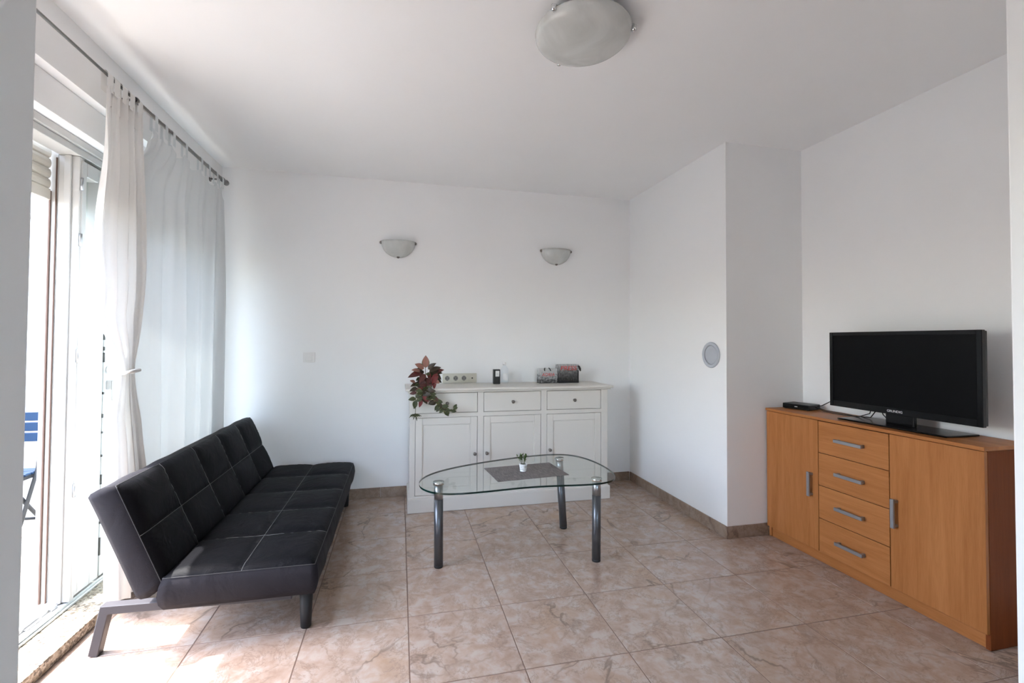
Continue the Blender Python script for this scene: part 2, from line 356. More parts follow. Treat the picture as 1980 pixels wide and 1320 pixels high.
def text_mesh(name, body, size, m, parent, mw, extrude=0.0004, shear=0.0, xscale=1.0):
    cu = bpy.data.curves.new('tmp_text', 'FONT'); cu.body = body; cu.size = size; cu.extrude = extrude; cu.shear = shear
    cu.align_x = 'CENTER'; cu.align_y = 'CENTER'
    to = bpy.data.objects.new('tmp_text', cu); COL.objects.link(to)
    dg = bpy.context.evaluated_depsgraph_get(); me = bpy.data.meshes.new_from_object(to.evaluated_get(dg))
    bpy.data.objects.remove(to); bpy.data.curves.remove(cu)
    me.transform(Matrix.Diagonal((xscale, 1, 1, 1))); me.materials.clear(); me.materials.append(m); me.name = name
    o = bpy.data.objects.new(name, me); link(o, parent); o.matrix_local = mw; return o
def shade_auto(o):
    for p in o.data.polygons: p.use_smooth = True
    return o

# ================================================================== THE SETTING
XL, XR, D, H = -1.375, 2.755, 3.9315, 2.663
CXX, CYY = 2.137, 2.623          # chimney breast / pillar corner
YJ, YJ0, JL, JR = 0.70, 0.55, -0.463, 1.275
TP, TX0, TY0 = 0.45, 0.0515, 2.2093
GR = 0.0022                       # half joint

floor = box('floor', M_GROUT, None, -1.36, 2.80, -2.6, D, -0.15, -0.0015); tag(floor, kind='structure')
tile_cache = {}
def put_tile(parent, x0, x1, y0, y1, m, z=0.0, th=0.006, bev=0.0012):
    key = (round(x1 - x0, 4), round(y1 - y0, 4), m.name)
    if key not in tile_cache:
        w, l = (x1 - x0) / 2, (y1 - y0) / 2
        bm = bmesh.new(); B(bm, -w, w, -l, l, -th, 0, bev, 1)
        o = fin('tile', bm, m, parent); tile_cache[key] = o
    else: o = share('tile', tile_cache[key], parent)
    o.location = ((x0 + x1) / 2, (y0 + y1) / 2, z)
xs = [-1.358] + [TX0 + TP * k for k in range(-3, 6)] + [2.7545]
ys = [TY0 + TP * j for j in range(-6, 4)] + [D]
for i in range(len(xs) - 1):
    for j in range(len(ys) - 1):
        x0, x1, y0, y1 = xs[i] + GR, xs[i + 1] - GR, ys[j] + GR, ys[j + 1] - GR
        if x1 - x0 < 0.01: continue
        if y1 > CYY and x1 > CXX:
            if x0 < CXX - 0.02 and y0 > CYY - 0.02: put_tile(floor, x0, CXX, y0, y1, M_TILE)
            elif y0 < CYY - 0.01:
                put_tile(floor, x0, x1, y0, CYY, M_TILE)
                if x0 < CXX - 0.02: put_tile(floor, x0, CXX, CYY + 0.0005, y1, M_TILE)
            continue
        put_tile(floor, x0, x1, y0, y1, M_TILE)

ceiling = box('ceiling', M_CEIL, None, -1.64, 2.92, -2.6, 4.08, H, H + 0.15); tag(ceiling, kind='structure')
wall_back = box('wall_back', M_WALL, None, -1.64, 2.92, D, D + 0.15, 0, H); tag(wall_back, kind='structure')
wall_right = box('wall_right', M_WALL, None, XR, XR + 0.15, -2.6, D, 0, H); tag(wall_right, kind='structure')
wall_pillar = box('wall_pillar', M_WALL, None, CXX, XR, CYY, D, 0, H); tag(wall_pillar, kind='structure')
WY0, WY1 = 1.25, 3.68            # window recess
bm = bmesh.new()
B(bm, -1.64, XL, -2.6, WY0, 0, H); B(bm, -1.64, XL, WY1, D, 0, H); B(bm, -1.64, XL, WY0, WY1, 2.40, H)
wall_left = fin('wall_left', bm, M_WALL); tag(wall_left, kind='structure')
bm = bmesh.new()
B(bm, XL, JL, YJ0, YJ, 0, H, 0.004, 2); B(bm, JR, XR, YJ0, YJ, 0, H, 0.004, 2); B(bm, JL - 0.01, JR + 0.01, YJ0, YJ, 2.15, H)
wall_front = fin('wall_front', bm, M_WALL); tag(wall_front, kind='structure')
bm = bmesh.new()
for x0, x1, z0, z1 in ((-1.64, -0.2, 0, H), (1.2, 2.92, 0, H), (-0.2, 1.2, 0, 0.9), (-0.2, 1.2, 2.2, H)): B(bm, x0, x1, -2.75, -2.6, z0, z1)
wall_hall = fin('wall_hall', bm, M_WALL); tag(wall_hall, kind='structure')

# skirting of cut marble tiles
def skirting(name, p0, p1, nrm, first):
    s = struct_empty(name); p0, p1, nrm = Vector(p0), Vector(p1), Vector(nrm)
    d = (p1 - p0); L = d.length; d.normalize(); a = 0.0; step = first
    while a < L - 0.005:
        b = min(a + step, L); q0, q1 = p0 + d * (a + 0.0008), p0 + d * (b - 0.0008) + nrm * 0.009
        bm = bmesh.new(); xx = sorted((q0.x, q1.x)); yy = sorted((q0.y, q1.y))
        cx, cy = sum(xx) / 2, sum(yy) / 2
        B(bm, xx[0] - cx, xx[1] - cx, yy[0] - cy, yy[1] - cy, 0.0008, 0.082, 0.0015, 1)
        fin('skirting_tile', bm, M_BASE, s, loc=(cx, cy, 0)); a = b; step = 0.45
    return s
skirting('baseboard_back', (XL, D, 0), (CXX - 0.01, D, 0), (0, -1, 0), 0.33)
skirting('baseboard_pillar_side', (CXX, CYY - 0.009, 0), (CXX, D - 0.01, 0), (-1, 0, 0), 0.40)
skirting('baseboard_pillar_front', (CXX + 0.0005, CYY, 0), (XR, CYY, 0), (0, -1, 0), 0.36)
skirting('baseboard_right', (XR, YJ, 0), (XR, 1.42, 0), (-1, 0, 0), 0.45)
skirting('baseboard_left', (XL, YJ, 0), (XL, WY0, 0), (1, 0, 0), 0.45)

# granite sill of the balcony door
sill = box('trim_1', M_GRAN, None, -1.64, -1.335, WY0 + 0.001, WY1 - 0.001, 0.002, 0.05, 0.004, 2); tag(sill, kind='structure')

# ------------------------------------------------------------------ balcony door (open leaf part + narrow side leaf)
FX0, FX1 = -1.58, -1.49          # frame depth
PY = 2.535                       # post, near face
w1 = struct_empty('window_1', (0, 0, 0))
bm = bmesh.new(); B(bm, -1.635, -1.425, WY0 + 0.002, WY1 - 0.002, 2.249, 2.399, 0.003, 1); fin('shutter_box', bm, M_WALL, w1)
bm = bmesh.new(); B(bm, FX0, FX1 + 0.012, WY0 + 0.002, WY1 - 0.002, 2.212, 2.247, 0.002, 1); B(bm, FX0, FX1, WY0 + 0.002, WY1 - 0.002, 2.176, 2.2105, 0.002, 1)
fin('frame_head', bm, M_PVC, w1)
bm = bmesh.new(); B(bm, FX0, FX1 - 0.004, PY, PY + 0.03, 0.075, 2.175, 0.002, 1); fin('frame_post', bm, M_PVC, w1)
bm = bmesh.new(); B(bm, FX0 + 0.03, FX1 - 0.034, PY - 0.012, PY - 0.0005, 0.075, 2.175, 0.002, 1); fin('post_moulding', bm, M_PVC, w1)
bm = bmesh.new(); B(bm, FX0, FX1, WY0 + 0.003, WY0 + 0.06, 0.075, 2.175, 0.002, 1); fin('frame_jamb', bm, M_PVC, w1)
bm = bmesh.new()
B(bm, FX0, -1.535, WY0 + 0.003, WY1 - 0.003, 0.051, 0.085, 0.002, 1); B(bm, -1.535, -1.512, WY0 + 0.003, WY1 - 0.003, 0.051, 0.070, 0.001, 1)
fin('threshold', bm, M_PVC, w1)
bm = bmesh.new()
B(bm, -1.511, -1.50, WY0 + 0.003, WY1 - 0.003, 0.051, 0.072, 0.001, 1); B(bm, -1.499, -1.49, WY0 + 0.003, WY1 - 0.003, 0.051, 0.060, 0.001, 1)
fin('threshold_track', bm, M_ALU, w1)
bm = bmesh.new(); B(bm, -1.533, -1.522, 2.33, 2.42, 0.0705, 0.077, 0.001, 1); B(bm, -1.533, -1.522, 2.47, 2.51, 0.0705, 0.083, 0.001, 1); fin('lock_plate', bm, M_STEEL, w1)
for nm, y0, y1, x0, x1, m in (('shutter_guide', PY + 0.002, PY + 0.035, -1.635, -1.582, M_PVC), ):
    box(nm, m, w1, x0, x1, y0, y1, 0.075, 2.248, 0.001, 1)
box('brush_seal', M_BRUSH, w1, -1.612, -1.606, PY - 0.006, PY + 0.0015, 0.08, 2.0)
box('brush_seal', M_BRUSH, w1, -1.588, -1.584, PY - 0.004, PY + 0.0015, 0.08, 2.16)
for z in (2.044, 1.776, 1.224, 0.59):
    bm = bmesh.new(); TUBE(bm, [(FX1 + 0.002, PY + 0.006, z - 0.03), (FX1 + 0.002, PY + 0.006, z + 0.03)], 0.0065, 10); fin('hinge', bm, M_STEEL, w1, True)
LY0, LY1 = 2.545, 2.733
side_leaf = bpy.data.objects.new('side_leaf', None); link(side_leaf, w1)
bm = bmesh.new()
B(bm, FX0 + 0.02, FX1, LY0, LY0 + 0.034, 0.09, 2.16, 0.003, 1); B(bm, FX0 + 0.02, FX1, LY1 - 0.068, LY1, 0.09, 2.16, 0.003, 1)
B(bm, FX0 + 0.02, FX1, LY0 + 0.034, LY1 - 0.068, 0.09, 0.16, 0.003, 1); B(bm, FX0 + 0.02, FX1, LY0 + 0.034, LY1 - 0.068, 2.09, 2.16, 0.003, 1)
fin('leaf_frame', bm, M_PVC, side_leaf)
box('pane', M_GLASS, side_leaf, -1.537, -1.533, LY0 + 0.03, LY1 - 0.064, 0.155, 2.095)
bm = bmesh.new()
B(bm, FX1 - 0.012, FX1 + 0.004, LY1 + 0.001, LY1 + 0.005, 0.1, 2.15)
fin('lock_strip', bm, M_ALU, side_leaf)
bm = bmesh.new()
for z, hh in ((1.40, 0.012), (1.34, 0.016), (1.30, 0.03), (1.245, 0.02), (1.185, 0.05), (1.02, 0.012), (0.90, 0.02), (0.82, 0.01), (0.70, 0.012), (0.56, 0.05), (0.36, 0.012), (0.2, 0.09)):
    B(bm, FX1 - 0.002, FX1 + 0.006, LY1 - 0.002, LY1 + 0.006, z, z + hh)
fin('lock_bolt', bm, M_HOLE, side_leaf)

# second window, behind the sheer curtain
w2 = struct_empty('window_2')
bm = bmesh.new()
B(bm, FX0 + 0.02, FX1, 2.745, 2.80, 0.09, 2.17, 0.003, 1); B(bm, FX0 + 0.02, FX1, 3.615, 3.675, 0.09, 2.17, 0.003, 1)
B(bm, FX0 + 0.02, FX1, 2.80, 3.615, 0.09, 0.16, 0.003, 1); B(bm, FX0 + 0.02, FX1, 2.80, 3.615, 2.10, 2.17, 0.003, 1)
fin('window_frame', bm, M_PVC, w2)
box('pane', M_GLASS, w2, -1.537, -1.533, 2.795, 3.62, 0.155, 2.105)
bm = bmesh.new(); B(bm, FX1 + 0.0005, FX1 + 0.02, 2.765, 2.785, 1.04, 1.09, 0.002, 1); B(bm, FX1 + 0.02, FX1 + 0.035, 2.765, 2.785, 0.98, 1.09, 0.004, 1); fin('handle', bm, M_PVC, w2)

w3 = struct_empty('added_fill_window')     # unseen window added behind the camera to brighten the room
bm = bmesh.new()
for x0, x1 in ((-0.198, -0.14), (0.47, 0.53), (1.14, 1.198)): B(bm, x0, x1, -2.71, -2.64, 0.902, 2.198, 0.003, 1)
for z0, z1 in ((0.902, 0.96), (2.14, 2.198)): B(bm, -0.14, 0.47, -2.71, -2.64, z0, z1, 0.003, 1); B(bm, 0.53, 1.14, -2.71, -2.64, z0, z1, 0.003, 1)
fin('window_frame', bm, M_PVC, w3)
for x0, x1 in ((-0.145, 0.475), (0.525, 1.145)): box('pane', M_GLASS, w3, x0, x1, -2.677, -2.673, 0.955, 2.145)

def roller_shutter(label, y0, y1, zbot):
    t = thing('roller_shutter', label, 'shutter', (-1.612, y0, zbot), group='roller shutters outside the balcony door')
    L = y1 - y0
    bm = bmesh.new(); B(bm, -0.007, 0.007, 0, L, 0, 0.052, 0.002, 1); fin('bottom_bar', bm, M_SLAT, t)
    bm = bmesh.new(); bmesh.ops.remove_doubles(bm, verts=[], dist=0)
    prof = [(-0.004, 0), (0.003, 0.006), (0.0065, 0.02), (0.0065, 0.03), (0.003, 0.044), (-0.004, 0.0485), (-0.006, 0.03), (-0.006, 0.02)]
    a = [bm.verts.new((x, 0, z)) for x, z in prof]; b = [bm.verts.new((x, L, z)) for x, z in prof]
    for k in range(len(prof)): bm.faces.new((a[k], a[(k + 1) % len(prof)], b[(k + 1) % len(prof)], b[k]))
    bm.faces.new(a); bm.faces.new(b[::-1])
    first = fin('slat', bm, M_SLAT, t, loc=(0, 0, 0.053))
    k = 1
    while zbot + 0.053 + 0.0482 * k < 2.20:
        share('slat', first, t, (0, 0, 0.053 + 0.0482 * k)); k += 1
    return t
roller_shutter('cream roller shutter partly lowered above the open balcony doorway', WY0 + 0.02, PY - 0.004, 1.955)
roller_shutter('cream roller shutter partly lowered behind the narrow glass leaf and sheer curtain', PY + 0.04, WY1 - 0.02, 1.97)

# ------------------------------------------------------------------ balcony
bfloor = box('floor_balcony', M_GROUT, None, -3.15, -1.641, -2.6, 4.0, -0.15, -0.0015); tag(bfloor, kind='structure')
for i in range(4):
    for j in range(14):
        x1 = -1.645 - i * 0.38
        y1 = 3.995 - j * 0.45
        if x1 - 0.38 < -3.2: continue
        put_tile(bfloor, x1 - 0.376, x1, y1 - 0.446, y1, M_BALC)
wb = box('wall_balcony_end', M_OUT, None, -3.3, -1.641, 4.0, 4.15, -0.15, 2.19); tag(wb, kind='structure')
wc = box('trim_2', M_OUT, None, -3.32, -1.642, 3.985, 4.165, 2.191, 2.222, 0.004, 1); tag(wc, kind='structure')
wp = box('wall_parapet', M_OUT, None, -3.3, -3.15, -2.6, 3.999, -0.15, 0.95); tag(wp, kind='structure')

ch = thing('folding_chair', 'dark metal folding chair with blue slatted back and seat standing on the balcony', 'chair', (-2.50, 3.55, 0))
hw = 0.205
for s in (-1, 1):
    tube('back_leg', M_CHFR, ch, [(s * hw, 0.06, 0.83), (s * hw, 0.02, 0.46), (s * hw, -0.16, 0.012), ], 0.011, 8)
    tube('front_leg', M_CHFR, ch, [(s * (hw - 0.025), -0.17, 0.415), (s * (hw - 0.025), 0.0, 0.215), (s * (hw - 0.025), 0.18, 0.012)], 0.011, 8)
tube('stretcher', M_CHFR, ch, [(-hw, -0.119, 0.115), (hw, -0.119, 0.115)], 0.009, 8)
tube('stretcher', M_CHFR, ch, [(-hw + 0.025, 0.09, 0.115), (hw - 0.025, 0.09, 0.115)], 0.009, 8)
bm = bmesh.new(); B(bm, -hw + 0.002, hw - 0.002, -0.20, -0.185, 0.405, 0.43, 0.003, 1); B(bm, -hw + 0.002, hw - 0.002, 0.10, 0.115, 0.405, 0.43, 0.003, 1)
B(bm, -hw + 0.015, -hw + 0.035, -0.185, 0.10, 0.405, 0.43, 0.003, 1); B(bm, hw - 0.035, hw - 0.015, -0.185, 0.10, 0.405, 0.43, 0.003, 1); fin('seat_frame', bm, M_CHFR, ch)
bs = None
for k in range(3):
    z0 = 0.635 + k * 0.066
    if bs is None: bs = box('back_slat', M_BLUE, ch, -hw, hw, -0.006, 0.006, 0, 0.058, 0.003, 1); o = bs
    else: o = share('back_slat', bs, ch)
    o.location = (0, 0.026 + k * 0.007, z0)
ss = None
for k in range(5):
    if ss is None: ss = box('seat_slat', M_BLUE, ch, -hw + 0.005, hw - 0.005, 0, 0.048, 0.431, 0.446, 0.003, 1); o = ss
    else: o = share('seat_slat', ss, ch)
    o.location = (0, -0.19 + k * 0.06, 0)

# ------------------------------------------------------------------ curtain rod and curtains
RX, RZ = -1.29, 2.488
rod = thing('curtain_rod', 'long thin grey curtain rod with knob finial above the balcony door', 'curtain rod', (RX, 2.55, RZ))
tube('thin_tube', M_ROD, rod, [(0, -1.35, 0), (0, 0.05, 0)], 0.0065, 10)
tube('thick_tube', M_ROD, rod, [(0, 0.03, 0), (0, 1.17, 0)], 0.0105, 12)
fi = lathe('finial', M_ROD, rod, [(0.0, 1.245), (0.012, 1.24), (0.019, 1.228), (0.021, 1.213), (0.014, 1.20), (0.008, 1.197), (0.0135, 1.19), (0.014, 1.172), (0.0105, 1.168), (0.0, 1.167)], 16)
fi.rotation_euler = (-PI / 2, 0, 0)
for y in (0.02, 1.15):
    bm = bmesh.new(); TUBE(bm, [(XL - RX + 0.001, y, 0), (-0.012, y, 0)], 0.006, 8); LATHE(bm, [(0.0, -0.001), (0.02, -0.001), (0.02, -0.006), (0.0, -0.007)], 16, (XL - RX, y, 0), axis='x')
    LATHE(bm, [(0.0108, 0.0), (0.0165, 0.0), (0.0165, 0.012), (0.0108, 0.012), (0.0108, 0.0)], 14, (0, y + 0.006, 0), axis='y'); fin('bracket', bm, M_ROD, rod, True)

def drape(name, m, parent, ny, nz, fn):
    bm = bmesh.new(); g = [[bm.verts.new(fn(i / ny, j / nz)) for i in range(ny + 1)] for j in range(nz + 1)]
    for j in range(nz):
        for i in range(ny): bm.faces.new((g[j][i], g[j][i + 1], g[j + 1][i + 1], g[j + 1][i]))
    return fin(name, bm, m, parent, True)
def tab_loop(m, parent, y, w, ztop_rel, zbot_rel):
    bm = bmesh.new(); pts = [(0.013 * math.sin(a), 0.0135 * math.cos(a)) for a in [PI * k / 8 for k in range(-4, 5)]]
    pts = [(-0.013, zbot_rel)] + pts + [(0.013, zbot_rel)]
    rows = [[bm.verts.new((x + 0.0, y + s * w / 2, z)) for x, z in pts] for s in (-1, 1)]
    for k in range(len(pts) - 1): bm.faces.new((rows[0][k], rows[0][k + 1], rows[1][k + 1], rows[1][k]))
    return fin('tab', bm, m, parent, True)

def lerp(t, pts):
    for (a, va), (b, vb) in zip(pts, pts[1:]):
        if t <= b:
            k = (t - a) / (b - a); k = k * k * (3 - 2 * k); return va + (vb - va) * k
    return pts[-1][1]
c1 = thing('tied_curtain', 'white linen tab-top curtain gathered and tied back beside the open balcony door', 'curtain', (RX, 2.5, RZ))
ZT, ZB = -0.055, -2.425
def c1fn(s, t):
    z = ZT + (ZB - ZT) * t
    yl = lerp(t, [(0, -0.165), (0.10, -0.165), (0.28, -0.215), (0.42, -0.175), (0.543, 0.030), (0.66, -0.055), (0.80, -0.068), (1.0, -0.050)])
    yr = lerp(t, [(0, 0.115), (0.10, 0.125), (0.38, 0.150), (0.46, 0.152), (0.543, 0.140), (0.66, 0.160), (0.80, 0.205), (1.0, 0.25)])
    amp = lerp(t, [(0, 0.014), (0.25, 0.026), (0.45, 0.020), (0.543, 0.010), (0.68, 0.026), (1.0, 0.034)])
    off = lerp(t, [(0, 0.0), (0.35, 0.004), (0.543, -0.018), (0.75, 0.0), (1.0, 0.002)])
    ph = 2 * PI * (4.5 * s) + 0.6 * math.sin(5 * t + 3 * s)
    x = off + amp * math.sin(ph) + 0.35 * amp * math.sin(2.3 * ph + 1.0)
    y = yl + (yr - yl) * (s + 0.018 * math.sin(2 * ph)) + 0.004 * math.sin(9 * t)
    return (x, y, z + 0.012 * math.sin(ph * 0.5) * (1 - t))
drape('panel', M_LINEN, c1, 90, 110, c1fn)
drape('hem_band', M_LINEN, c1, 90, 3, lambda s, t: (c1fn(s, t * 0.04)[0] + 0.003, c1fn(s, t * 0.04)[1], c1fn(s, t * 0.04)[2] + 0.001))
for y in (-0.15, -0.10, -0.04, 0.02, 0.09): tab_loop(M_LINEN, c1, y, 0.042, 0.0, -0.075)

c2 = thing('sheer_curtain', 'white sheer tab-top curtain hanging full length in front of the far window', 'curtain', (RX, 2.65, RZ))
tabs2 = [2.743, 2.851, 2.939, 3.094, 3.315, 3.438, 3.571, 3.675]
def c2fn(s, t):
    k0 = min(1.0, t / 0.12); k0 = k0 * k0 * (3 - 2 * k0); Y0, Y1 = 2.685 - 0.115 * k0, 3.712
    y = Y0 + (Y1 - Y0) * s
    # top edge sags between tabs
    sag = 0.0
    for a, b in zip(tabs2, tabs2[1:]):
        if a <= y <= b:
            k = (y - a) / (b - a); sag = min(0.055, (b - a) * 0.38) * 4 * k * (1 - k)
    if y < tabs2[0]: sag = 0.10 * (tabs2[0] - y) / (tabs2[0] - Y0)
    if y > tabs2[-1]: sag = 0.10 * (y - tabs2[-1]) / (Y1 - tabs2[-1])
    z0 = -0.055 - sag * 1.0
    z = z0 + (-2.42 - z0) * t
    w = 0.022 + 0.012 * t
    ph = 2 * PI * (5.2 * s) + 0.5 * math.sin(3 * t + 6 * s)
    x = 0.0 + w * math.sin(ph) * (0.35 + 0.65 * min(1, t * 3)) + 0.008 * math.sin(2.7 * ph + 2 * t)
    kl = min(1.0, max(0.0, (0.36 - s) / 0.18)); kl = kl * kl * (3 - 2 * kl) * k0
    x = x * (1 - 0.5 * kl) - 0.072 * kl
    return (x, y - 2.65 + 0.006 * math.sin(2 * ph), z)
drape('panel', M_SHEER, c2, 150, 60, c2fn)
for y in tabs2: tab_loop(M_SHEER, c2, y - 2.65, 0.030, 0, -0.075)

hb = thing('curtain_holdback', 'white plastic curtain holdback arm gripping the tied curtain', 'holdback', (-1.487, 2.775, 1.145))
lathe('wall_plate', M_SWITCH, hb, [(0.0, -0.012), (0.018, -0.012), (0.022, -0.006), (0.022, -0.0005), (0.0, -0.0005)], 20, axis='x')
tube('arm', M_SWITCH, hb, [(0.008, 0, 0)] + [Vector(p) - Vector((-1.487, 2.775, 1.145)) for p in [(-1.462, 2.755, 1.125), (-1.36, 2.608, 1.136), (-1.262, 2.468, 1.147), (-1.235, 2.481, 1.151), (-1.232, 2.54, 1.155)]], [0.010, 0.010, 0.011, 0.011, 0.010, 0.008], 10)

# ------------------------------------------------------------------ sofa bed
sofa = thing('sofa_bed', 'black tufted leatherette sofa bed with reclined back standing by the balcony window', 'sofa', (0, 0, 0))
SY0, SY1 = 2.15, 3.835
def cushion(name, parent, L, W, T, nL, nW, puff, fr, seam_dip=0.012):
    """fr(a,b,c): a along the sofa, b across, c up from the underside"""
    per = 14; nu, nv = nL * per, nW * per
    def top(i, j):
        u, v = i / per, j / per
        cu, cv = u - math.floor(u), v - math.floor(v)
        if i == nu: cu = 1.0
        if j == nv: cv = 1.0
        pu, pv = 1 - abs(2 * cu - 1) ** 2.6, 1 - abs(2 * cv - 1) ** 2.6
        h = puff * (pu * pv) ** 0.5
        eu = min(i, nu - i) / per; ev = min(j, nv - j) / per
        e = min(min(eu, ev) / 0.15, 1.0); rnd = -0.010 * (1 - e) ** 2
        ripple = 0.0022 * math.sin(37 * u + 5 * math.sin(9 * v)) * math.exp(-((cv - 0.5) ** 2) * 3) * (1 if (cu < 0.3 or cu > 0.7) else 0.3)
        return T - puff + h + rnd + ripple * e
    bm = bmesh.new()
    g = [[bm.verts.new(fr(L * i / nu, W * j / nv, top(i, j))) for j in range(nv + 1)] for i in range(nu + 1)]
    for i in range(nu):
        for j in range(nv): bm.faces.new((g[i][j], g[i + 1][j], g[i + 1][j + 1], g[i][j + 1]))
    per_idx = [(i, 0) for i in range(nu)] + [(nu, j) for j in range(nv)] + [(i, nv) for i in range(nu, 0, -1)] + [(0, j) for j in range(nv, 0, -1)]
    prev = [g[i][j] for i, j in per_idx]
    side_faces = []
    for lev, (fz, out) in enumerate(((0.80, 0.010), (0.5, 0.014), (0.2, 0.008), (0.0, -0.004))):
        ring = []
        for q, (i, j) in enumerate(per_idx):
            a, b = L * i / nu, W * j / nv; da = db = 0
            if i == 0: da = -1
            if i == nu: da = 1
            if j == 0: db = -1
            if j == nv: db = 1
            wv = 0.0025 * math.sin(q * 0.55 + lev) * (0.5 + 0.5 * math.sin(q * 0.13))
            ring.append(bm.verts.new(fr(a + da * (out + wv), b + db * (out + wv), (T - puff - 0.016) * fz)))
        n = len(ring)
        for k in range(n): side_faces.append(bm.faces.new((prev[k], prev[(k + 1) % n], ring[(k + 1) % n], ring[k])))
        prev = ring
    side_faces.append(bm.faces.new(prev))
    for f in side_faces: f.material_index = 1
    o = fin(name, bm, [M_LEA, M_LSIDE], parent, True)
    # stitching
    def line(pts, nm='stitching', m=M_STITCH, r=0.0013):
        b2 = bmesh.new(); TUBE(b2, [fr(a, b, c + 0.0008) for a, b, c in pts], r, 5); fin(nm, b2, m, o, True)
    for k in range(1, nL): line([(L * k / nL, W * j / nv, top(k * per, j)) for j in range(nv + 1)])
    for k in range(1, nW): line([(L * i / nu, W * k / nW, top(i, k * per)) for i in range(nu + 1)])
    def rim(seq): line([(L * i / nu, W * j / nv, top(i, j) - 0.001) for i, j in seq], 'piping', M_PIPE, 0.0018)
    rim([(0, j) for j in range(nv + 1)]); rim([(i, nv) for i in range(nu + 1)]); rim([(i, 0) for i in range(nu + 1)])
    return o
def fr_seat(a, b, c): return Vector((-0.945 + b, SY0 + a, 0.188 + c))
seat = cushion('seat', sofa, SY1 - SY0, 0.59, 0.160, 5, 2, 0.020, fr_seat)
bd = Vector((-1.090 + 0.914, 0, 0.724 - 0.303)); BW = bd.length; bd.normalize()
bnrm = Vector((bd.z, 0, -bd.x)).normalized()          # out of the back, towards the seat
BT = 0.135
borg = Vector((-0.914, SY0, 0.300)) - bnrm * BT
def fr_back(a, b, c): return borg + Vector((0, a, 0)) + bd * b + bnrm * c
back = cushion('backrest', sofa, SY1 - SY0, BW, BT, 5, 2, 0.020, fr_back)
def flat_bar(name, m, parent, pts, w, hgt):
    """rectangular bar along points in the XZ plane, width along Y"""
    bm = bmesh.new(); pts = [Vector(p) for p in pts]; rings = []
    for i, p in enumerate(pts):
        d = (pts[min(i + 1, len(pts) - 1)] - pts[max(i - 1, 0)]).normalized()
        if 0 < i < len(pts) - 1:
            d1 = (pts[i] - pts[i - 1]).normalized(); d2 = (pts[i + 1] - pts[i]).normalized(); d = (d1 + d2).normalized(); k = 1 / max(0.5, d.dot(d1))
        else: k = 1
        nrm = Vector((-d.z, 0, d.x)) * k * hgt / 2
        rings.append([bm.verts.new(p + nrm * s + Vector((0, q * w / 2, 0))) for s, q in ((1, 1), (1, -1), (-1, -1), (-1, 1))])
    for a, b in zip(rings, rings[1:]):
        for k in range(4): bm.faces.new((a[k], a[(k + 1) % 4], b[(k + 1) % 4], b[k]))
    bm.faces.new(rings[0]); bm.faces.new(rings[-1])
    bmesh.ops.bevel(bm, geom=bm.edges[:], offset=0.003, segments=1, affect='EDGES')
    return fin(name, bm, m, parent)
for yy in (2.225, 3.76):
    flat_bar('rear_foot', M_RAIL, sofa, [(-1.215, yy, 0.001), (-1.178, yy, 0.185), (-0.93, yy, 0.178), (-0.46, yy, 0.163)], 0.042, 0.036)
    lathe('front_leg', M_BLEG, sofa, [(0.0, 0.0005), (0.021, 0.0005), (0.0235, 0.006), (0.030, 0.187), (0.0, 0.187)], 18, (-0.405, yy + 0.012, 0))
bm = bmesh.new(); B(bm, -0.80, -0.76, 2.26, 3.72, 0.165, 0.186, 0.002, 1); B(bm, -0.50, -0.46, 2.26, 3.72, 0.165, 0.186, 0.002, 1); fin('under_frame', bm, M_RAIL, sofa)
bm = bmesh.new(); TUBE(bm, [(-0.925, SY0 + 0.05, 0.235), (-0.925, SY1 - 0.05, 0.235)], 0.018, 10); fin('hinge_bar', bm, M_RAIL, sofa, True)

# ------------------------------------------------------------------ white sideboard
sb = thing('sideboard', 'white sideboard with three drawers above three panelled doors against the back wall', 'sideboard', (0.07, 3.5, 0))
def sbx(x): return x - 0.07
SBF = 0.02                        # body front plane (y, local), world 3.52
def P(name, m, x0, x1, y0, y1, z0, z1, bev=0.0, seg=1, parent=sb): return box(name, m, parent, sbx(x0), sbx(x1), y0, y1, z0, z1, bev, seg)
SBB = D - 3.5 - 0.012
bm = bmesh.new(); B(bm, sbx(0.045), sbx(1.745), -0.02, SBB, 0.922, 0.941, 0.006, 3); B(bm, sbx(0.062), sbx(1.728), -0.005, SBB, 0.908, 0.9225, 0.005, 2); fin('top', bm, M_WHITE, sb)
P('plinth', M_WHITE, 0.068, 1.722, 0.0, SBB, 0.001, 0.108, 0.004, 2)
# carcass: sides, back, floor set behind the face frame
bm = bmesh.new(); B(bm, sbx(0.083), sbx(1.705), SBF + 0.02, SBB, 0.108, 0.909); fin('carcass', bm, M_WGAP, sb)
for a, b in ((0.081, 0.0829), (1.7051, 1.707)): P('side_panel', M_WHITE, a, b, SBF, SBB, 0.108, 0.909)
cols = [(0.120, 0.602), (0.649, 1.124), (1.171, 1.650)]
zd0, zd1, zr0, zr1 = 0.122, 0.716, 0.747, 0.905
bm = bmesh.new()
edges = [0.083, 0.120, 0.602, 0.649, 1.124, 1.171, 1.650, 1.705]
for a, b in ((0.083, 0.120), (0.602, 0.649), (1.124, 1.171), (1.650, 1.705)): B(bm, sbx(a), sbx(b), SBF, SBF + 0.0199, 0.108, 0.9085)
for a, b in cols:
    for z0, z1 in ((0.108, zd0), (zd1, zr0), (zr1, 0.9085)): B(bm, sbx(a), sbx(b), SBF, SBF + 0.0199, z0, z1)
fin('face_frame', bm, M_WHITE, sb)
def knob(parent, x, y, z, m=M_KNOB, r=0.0135):
    return lathe('knob', m, parent, [(0.0, 0.027), (r * 0.6, 0.0265), (r, 0.021), (r * 0.95, 0.016), (r * 0.45, 0.011), (r * 0.45, 0.004), (r * 0.75, 0.0015), (r * 0.75, 0.0), (0.0, 0.0)], 16, (x, y, z), axis='y')
g = 0.0032
